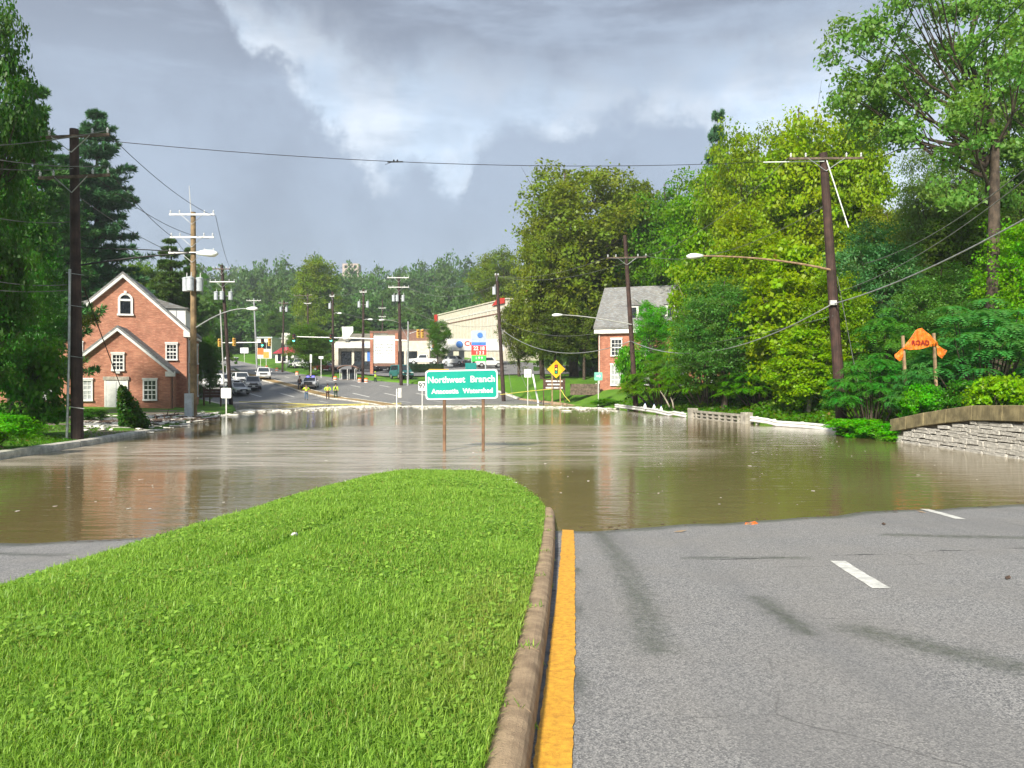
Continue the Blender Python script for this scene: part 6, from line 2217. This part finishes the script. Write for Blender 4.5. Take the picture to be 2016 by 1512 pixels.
vehicle('teal van parked by the dark pole on the right verge', vp(790, 112), R(28), 'van', M_teal, 'van', name='parked_van')
vehicle('white pickup truck parked side-on behind the hedge', vp(836, 143, .35), R(-90), 'pickup', M_carwhite, 'truck', name='pickup_truck')
vehicle('white sport utility car at the right end of the canopy', vp(963, 132, .3), R(100), 'suv', M_carwhite)
vehicle('white car under the left side of the canopy', vp(897, 140, .3), R(60), 'suv', M_carwhite)
vehicle('dark sedan under the canopy behind the price pylon', vp(938, 136, .3), R(80), 'sedan', M_cardark)
vehicle('dark car beneath the directory board', vp(757, 128, .2), R(60), 'sedan', M_cardark)
vehicle('grey car parked in front of the red-roofed shop', vp(577, 145, .1), R(20), 'sedan', M_carsilver)
vehicle('white car parked beside the street tree', vp(598, 142, .1), R(50), 'suv', M_carwhite)
vehicle('dark red car parked right of the street tree', vp(641, 132, .1), R(70), 'sedan', M_carred)
vehicle('dark car parked behind the bus shelter', vp(722, 128, .1), R(70), 'suv', M_cardark)
# clipped hedge before the filling station
hp = vp(838, 124, 0)
hdg_ = thing('hedge', 'clipped dark hedge on the verge below the white pickup', 'hedge', hp)
n = 5000
cpos = np.stack([rng.uniform(-2.9, 2.9, n), rng.uniform(-.6, .6, n), rng.uniform(0, 1.5, n)], -1)
f = np.max(np.abs(cpos / np.array([2.9, .6, 1.5]) - np.array([0, 0, .5]) * 0), 1)
s = rng.uniform(.12, .22, n)
io = link('foliage', leaf_mesh('foliage', leaf_arrays(cpos, unit(cpos * np.array([.2, 1, .6]) + .5 * rng.standard_normal((n, 3))), s, s * .7, rng), rng.random(n)), M_leaf, hdg_)
io.color = (.020, .065, .014, 1)
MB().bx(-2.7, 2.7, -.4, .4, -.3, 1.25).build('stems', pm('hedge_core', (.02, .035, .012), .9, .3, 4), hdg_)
# paved forecourt and parking
fx0 = np.linspace(0, 1, 30)
fyv = np.linspace(116, 166, 40)
fgx = np.array([xr(y) + 5.5 + fx0 * 44 for y in fyv])
fgy = np.repeat(fyv[:, None], 30, 1)
setp(link('parking_lot', grid_mesh('parking_lot', fgx, fgy, groundz(fgx, fgy) + .16), M_gutter), kind='structure')
# silty parking and drive before the brick house, awash with litter
fyv = np.linspace(29, 56, 30)
fgx = np.array([xl(y) - .25 - (1 - fx0) * np.interp(y, [29, 32, 36, 50, 56], [2.5, 9, 16, 9, 6]) for y in fyv])
fgy = np.repeat(fyv[:, None], 30, 1)
setp(link('driveway', grid_mesh('driveway', fgx, fgy, groundz(fgx, fgy) + .02), M_mud), kind='structure')

# orange barrels and cones
for i, (u, d, lab) in enumerate(((660, 113, 'orange striped barrel beside the bus shelter'), (708, 109.5, 'orange striped barrel left of the two-transformer pole'), (721, 109, 'orange striped barrel right of the two-transformer pole'),
                                 (585, 126, 'orange barrel left of the street tree trunks'), (525, 146, 'orange barrel below the orange work signs'), (545, 138, 'orange barrel before the red-roofed shop'))):
    o = thing('traffic_barrel', lab, 'traffic barrel', vp(u, d, 0), 0, 'orange barrels along the verge')
    MB().lathe([(.36, 0), (.36, .06), (.27, .08), (.26, .9), (.20, .98)], n=12).build('body', M_orange, o)
    for z in (.3, .62):
        MB().lathe([(.272, 0), (.27, .14)], (0, 0, z), 12).build('stripe', M_signwhite, o)

# ------------------------------------------------------------------ people
def skin_mesh(name, pts, edges, mat_, parent, sub=1, root=0):
    me = bpy.data.meshes.new(name)
    me.from_pydata([p[:3] for p in pts], edges, [])
    o_ = link(name, me, mat_, parent)
    md = o_.modifiers.new('skin', 'SKIN')
    md.use_smooth_shade = True
    sv_ = me.skin_vertices[0].data
    for i, p in enumerate(pts):
        r_ = p[3]
        sv_[i].radius = (r_, p[4] if len(p) > 4 else r_)
        sv_[i].use_root = (i == root)
    ss = o_.modifiers.new('smooth', 'SUBSURF')
    ss.levels = ss.render_levels = sub
    return o_


def person(label, loc, rz, top_mat, leg_mat, arms='down', hair=M_hair, vest=None, stride=.1, cap=None):
    o_ = thing('person', label, 'person', loc, rz, None)
    hz = .92
    s_ = stride
    # body: pelvis, spine, neck, head, arms, legs
    if arms == 'hips':
        la = [(-.21, .0, 1.42, .055), (-.40, .03, 1.20, .045), (-.20, -.06, 1.02, .038), (-.15, -.09, .98, .035)]
    elif arms == 'raised':
        la = [(-.21, .0, 1.42, .055), (-.38, -.05, 1.24, .045), (-.24, -.24, 1.22, .036), (-.20, -.29, 1.24, .034)]
    else:
        la = [(-.21, .0, 1.42, .055), (-.27, .01, 1.16, .045), (-.28, -.05, .93, .036), (-.28, -.08, .84, .034)]
    ra_ = [(-x, y, z, r_) for x, y, z, r_ in la]
    pts = [(0, 0, .95, .15, .11), (0, 0, 1.15, .15, .105), (0, 0, 1.38, .17, .10), (0, 0, 1.50, .06), (0, -.01, 1.58, .07), (0, -.015, 1.68, .088, .105), (0, -.01, 1.76, .06)]
    b1 = len(pts)
    pts += la
    b2 = len(pts)
    pts += ra_
    b3 = len(pts)
    pts += [(-.10, 0, .88, .088), (-.12, -s_ * .5, .48, .062), (-.13, -s_ * .3, .10, .045), (-.14, -s_ * .3 - .14, .04, .04)]
    b4 = len(pts)
    pts += [(.10, 0, .88, .088), (.12, s_ * .2, .48, .062), (.13, s_ * .6, .10, .045), (.14, s_ * .6 - .14, .04, .04)]
    ed = [(0, 1), (1, 2), (2, 3), (3, 4), (4, 5), (5, 6), (2, b1), (b1, b1 + 1), (b1 + 1, b1 + 2), (b1 + 2, b1 + 3), (2, b2), (b2, b2 + 1), (b2 + 1, b2 + 2), (b2 + 2, b2 + 3),
          (0, b3), (b3, b3 + 1), (b3 + 1, b3 + 2), (b3 + 2, b3 + 3), (0, b4), (b4, b4 + 1), (b4 + 1, b4 + 2), (b4 + 2, b4 + 3)]
    skin_mesh('body', pts, ed, M_skin, o_)
    # clothing over it
    f = 1.16
    tp = [(0, 0, .97, .165, .125), (0, 0, 1.15, .17, .12), (0, 0, 1.38, .185, .115), (0, 0, 1.49, .08)] + [(x, y, z, r_ * 1.3) for x, y, z, r_ in la[:3]] + [(x, y, z, r_ * 1.3) for x, y, z, r_ in ra_[:3]]
    skin_mesh('jacket', tp, [(0, 1), (1, 2), (2, 3), (2, 4), (4, 5), (5, 6), (2, 7), (7, 8), (8, 9)], top_mat, o_)
    lg = [(0, 0, .96, .162, .122)] + [(x, y, z, r_ * 1.25) for x, y, z, r_ in pts[b3:b3 + 3]] + [(x, y, z, r_ * 1.25) for x, y, z, r_ in pts[b4:b4 + 3]]
    skin_mesh('trousers', lg, [(0, 1), (1, 2), (2, 3), (0, 4), (4, 5), (5, 6)], leg_mat, o_)
    for q in (b3 + 3, b4 + 3):
        x, y, z, r_ = pts[q]
        MB().box((x, y + .04, .05), (.10, .28, .10), taper=.8).build('shoe', M_dark, o_, bevel=.02)
    MB().lathe([(.092, 0), (.105, .04), (.10, .09), (.07, .14), (.02, .165)], (0, .005, 1.70), 12).build('cap' if cap else 'hair', cap or hair, o_, smooth=True)
    if vest:
        vt = [(0, 0, 1.02, .178, .138), (0, 0, 1.20, .182, .132), (0, 0, 1.38, .198, .128), (0, 0, 1.47, .12, .09)]
        skin_mesh('vest', vt, [(0, 1), (1, 2), (2, 3)], vest, o_)
    return o_


M_darkgreen = pm('dark_green_uniform', (.02, .06, .025), .8, .2, 6)
person('person in a yellow hi-vis jacket and blue jeans nearest the far waterline', rp(603, 88.5), R(200), M_vest, M_jeans, 'raised', cap=None)
person('person in a lime vest with hands on hips and dark brown trousers', rp(645, 90), R(185), M_vest, M_brownuni, 'hips', vest=M_vest)
person('person in dark green clothes with lime sleeves, right of the two standing', rp(661, 90.5), R(170), M_vest, M_darkgreen, 'down', vest=M_darkgreen)
person('officer in dark navy uniform standing beside the police car', rp(590, 97.5), R(160), M_navy, M_navy, 'down', cap=M_navy, stride=.3)
person('person in a lime hi-vis jacket on the verge by the directory board', vp(739, 110, 0), R(90), M_vest, M_darkgreen, 'raised', cap=M_vest, stride=.4)

# ------------------------------------------------------------------ flood litter, tape, small things
o = setp(MB().tube([P(985, 777, 84), P(1039, 770.5, 79.5), P(1086, 766, 75.9)], .035, 4).build('caution_tape', M_tape, None), 'yellow caution tape strung from the dark pole to the diamond sign', 'caution tape')
setp(MB().tube([P(1104, 767, 75.9), P(1112, 780, 74.5), P(1122, 791, 73.5)], .03, 4).build('caution_tape', M_tape, None), 'loose end of caution tape falling from the diamond sign to the lawn', 'caution tape')
setp(MB().tube([P(471, 791, 80), P(640, 797, 78), P(790, 794, 80)], .035, 4).build('caution_tape', M_tape, None), 'yellow caution tape stretched low across the far road', 'caution tape')


def blob_mesh(seed, sx_=1, sz_=.3):
    rs_ = random.Random(seed)
    bm = bmesh.new()
    bmesh.ops.create_icosphere(bm, subdivisions=1, radius=.5)
    for v in bm.verts:
        v.co *= rs_.uniform(.6, 1.25)
        v.co.z *= sz_
    me = bpy.data.meshes.new('litter_lump')
    bm.to_mesh(me)
    bm.free()
    return me


def scatter_stuff(name, label, items, mat_, cat='debris'):
    """Join many small floating lumps into one heap nobody could count."""
    protos = [blob_mesh(k) for k in range(5)]
    V_, F_ = [], []
    for (x, y, z, sx_, sy_, sz_, a) in items:
        me = random.choice(protos)
        b_ = len(V_)
        ca, sa = math.cos(a), math.sin(a)
        for v in me.vertices:
            px_, py_ = v.co.x * sx_, v.co.y * sy_
            V_.append((x + px_ * ca - py_ * sa, y + px_ * sa + py_ * ca, z + v.co.z * sz_))
        F_ += [tuple(i + b_ for i in p.vertices) for p in me.polygons]
    me = bpy.data.meshes.new(name)
    me.from_pydata(V_, [], F_)
    return setp(link(name, me, mat_), label, cat, kind='stuff')


random.seed(31)
items = []
for i in range(800):                      # the foam line along the far shore
    u = random.uniform(380, 1215)
    d = float(np.interp(u, [380, 480, 700, 1000, 1215], [53, 62, 72, 73, 66])) + random.gauss(0, 1.0)
    if random.random() < .18:
        d -= random.uniform(0, 6)
    x = P(u, 800, d).x
    items.append((x, d, .01, random.uniform(.15, 1.1), random.uniform(.1, .4), random.uniform(.1, .42), random.uniform(-.3, .3)))
scatter_stuff('flood_litter', 'broken line of pale foam and litter along the far waterline', items, M_foam)
items = []
for i in range(700):
    u = random.uniform(150, 430)
    d = float(np.interp(u, [150, 300, 430], [38, 41, 50])) + random.gauss(0, 2.6)
    x = P(u, 800, d).x
    if x > xl(d) + .6:
        continue
    items.append((x, d, max(float(groundz(x, d)), 0) + .05, random.uniform(.15, .8), random.uniform(.1, .4), random.uniform(.1, .5), random.uniform(0, 3)))
scatter_stuff('washed_up_litter', 'pale litter and scum washed up before the brick house', items, M_foam)
items = []
for i in range(160):
    u = random.uniform(160, 420)
    d = float(np.interp(u, [150, 300, 430], [39, 41, 49])) + random.gauss(0, 1.0)
    x = P(u, 800, d).x
    items.append((x, d, max(float(groundz(x, d)), 0) + .08, random.uniform(.3, 1.4), random.uniform(.08, .2), random.uniform(.1, .35), random.uniform(0, 3)))
scatter_stuff('washed_up_brush', 'dark brush and sticks tangled in the litter before the house', items, M_debriswood)
items = []
for i in range(300):
    d = random.uniform(14, 60)
    x = random.uniform(-14, 13)
    if -5.2 < x < 1.0 and d < 22:
        continue
    s_ = random.uniform(.02, .07)
    items.append((x, d, .004, s_ * random.uniform(1, 2.5), s_, s_ * .5, random.uniform(0, 3)))
scatter_stuff('floating_specks', 'tiny scraps drifting on the flood surface', items, M_foam)


def log(label, p0, p1, r_):
    p0, p1 = Vector(p0), Vector(p1)
    n_ = 8
    pts = [p0.lerp(p1, k / n_) + Vector((random.gauss(0, .04), random.gauss(0, .04), random.gauss(0, .03))) for k in range(n_ + 1)]
    o_ = thing('driftwood_log', label, 'log', p0)
    MB().tube([p - p0 for p in pts], [r_ * (1 - .5 * k / n_) * random.uniform(.9, 1.1) for k in range(n_ + 1)], 8).build('stem', M_debriswood, o_)
    for k in (2, 4, 6):
        e = pts[k] + Vector((random.uniform(-.3, .3), random.uniform(-.2, .2), random.uniform(.15, .5)))
        MB().tube([pts[k] - p0, e - p0], [r_ * .35, r_ * .1], 6).build('twig', M_debriswood, o_)


log('long driftwood log stranded at the foot of the tan pole', P(318, 842, 40.2), P(374, 828, 45.6), .16)
log('dark driftwood branch left of the tan pole log', P(300, 835, 41), P(345, 826, 45), .12)
log('broken dark branch lying in the litter left of the ivy cone', P(213, 836, 40), P(236, 842, 39.5), .14)
log('driftwood branch among the litter right of the ivy cone', P(305, 822, 45), P(352, 815, 48), .10)
# stranded white boards by the far guardrail
for (u, v, d, s_, lab) in ((1270, 800, 57.5, .30, 'white jug stranded behind the far guardrail, next to the pole'), (1288, 802, 56, .26, 'second white jug along the far guardrail'), (1302, 806, 54.5, .24, 'third white jug near the bend of the far guardrail')):
    c_ = P(u, v, d)
    o = thing('plastic_jug', lab, 'jug', c_, 0, 'jugs stranded along the guardrail')
    MB().lathe([(.10, -.2), (.12, -.15), (.12, .02), (.09, .10), (.04, .14), (.04, .2)], n=10).build('body', M_signwhite, o, smooth=True)
    MB().lathe([(.045, 0), (.045, .04)], (0, 0, .202), 8).build('lid', M_bluepaint, o)
# bare pale branches by the wood edge
for a, b_, lab in ((P(1300, 770, 56), P(1318, 801, 54.5), 'pale bare branch leaning at the edge of the wood'), (P(1320, 782, 55), P(1326, 803, 54), 'shorter pale branch beside the leaning bare one')):
    o = thing('bare_branch', lab, 'branch', b_)
    MB().tube([Vector((0, 0, 0)), (a - b_) * .5 + Vector((.05, 0, 0)), a - b_], [.06, .05, .03], 6).build('stem', M_barkpale, o)
    MB().tube([(a - b_) * .6, (a - b_) * .85 + Vector((.3, 0, .1))], [.03, .01], 5).build('twig', M_barkpale, o)
# floating orange scrap at the near waterline, leaves on the asphalt, a stone in the grass
o = thing('orange_scrap', 'crumpled orange scrap floating at the near waterline', 'litter', (3.98, 12.75, .01), .3)
MB().add([(-.14, 0, 0), (0, -.05, .02), (.14, .01, .01), (.10, .06, .05), (-.02, .05, .03), (-.10, .04, .04)], [(0, 1, 4, 5), (1, 2, 3, 4)]).build('sheet', M_orange, o).modifiers.new('thickness', 'SOLIDIFY').thickness = .012
MB().box((-.05, -.01, .02), (.14, .04, .03), .4).build('fold', M_kerb, o)
for (x, y, s_, a, lab) in ((2.62, 11.95, .11, .3, 'brown leaf on wet asphalt near the waterline'), (5.95, 12.3, .08, 1.2, 'dark leaf on the asphalt between the lane dashes'), (7.35, 13.8, .09, 2.0, 'orange leaf at the waterline by the far lane dash'), (5.1, 7.9, .07, .8, 'small dark leaf on the asphalt right of the near lane dash')):
    o = MB().add([(-s_, 0, .002), (0, -s_ * .4, .006), (s_, 0, .016), (0, s_ * .4, .006)], [(0, 1, 2, 3)]).build('fallen_leaf', M_debriswood if 'dark' in lab else M_kerb, None, loc=(x, y, max(float(roadz(x, y)), 0) + .01), rz=a)
    o.modifiers.new('thickness', 'SOLIDIFY').thickness = .004
    setp(o, lab, 'leaf', 'fallen leaves on the road')
yb_ = 9.15
o = link('pale_stone', blob_mesh(9), M_offwhite, None, (P(580, 1090, yb_).x, yb_, float(medz(np.array(P(580, 0, yb_).x), np.array(yb_))) + .05))
o.name = 'pale_stone'
o.data.name = 'pale_stone'
o.scale = (.10, .09, .18)
setp(o, 'pale round stone lying in the median grass', 'stone')

items = []
for i in range(150):                      # scraps and silt along the near waterline
    x = random.uniform(-9.5, 11)
    if -5.0 < x < .9:
        continue
    y = 12.2 + .32 * max(x - 1, 0) - .12 * max(-x - 1, 0) + random.gauss(.05, .14)
    s_ = random.uniform(.012, .05)
    items.append((x, y, max(float(roadz(x, y)), 0) + .004, s_ * random.uniform(1, 3), s_, s_ * .5, random.uniform(-.6, .6)))
scatter_stuff('waterline_scraps', 'leaf scraps and silt strewn along the near waterline', items, M_debriswood)
items = []
for i in range(90):
    y = random.uniform(15.5, 20.5)
    x = random.uniform(float(mleft(y)), float(mright(y)))
    z = float(medz(np.array(x), np.array(y)))
    if -.06 < z < .03:
        s_ = random.uniform(.02, .07)
        items.append((x, y, max(z, 0) + .02, s_ * random.uniform(1, 4), s_, s_ * .6, random.uniform(-1, 1)))
scatter_stuff('grass_edge_scraps', 'scraps of litter caught in the flooded tip of the grass', items, M_foam)

# ------------------------------------------------------------------ thin haze in the air
hz = MB().bx(-700, 700, -70, 900, -4, 75).build('haze', None)
m, t = new_mat('haze')
t.n('OutputMaterial', {'Volume': t.n('VolumePrincipled', {'Color': rgb(.86, .92, 1.0), 'Density': .00042, 'Anisotropy': .2})})
hz.data.materials.append(m)
setp(hz, 'thin pale haze hanging in the damp air', 'haze', kind='stuff')
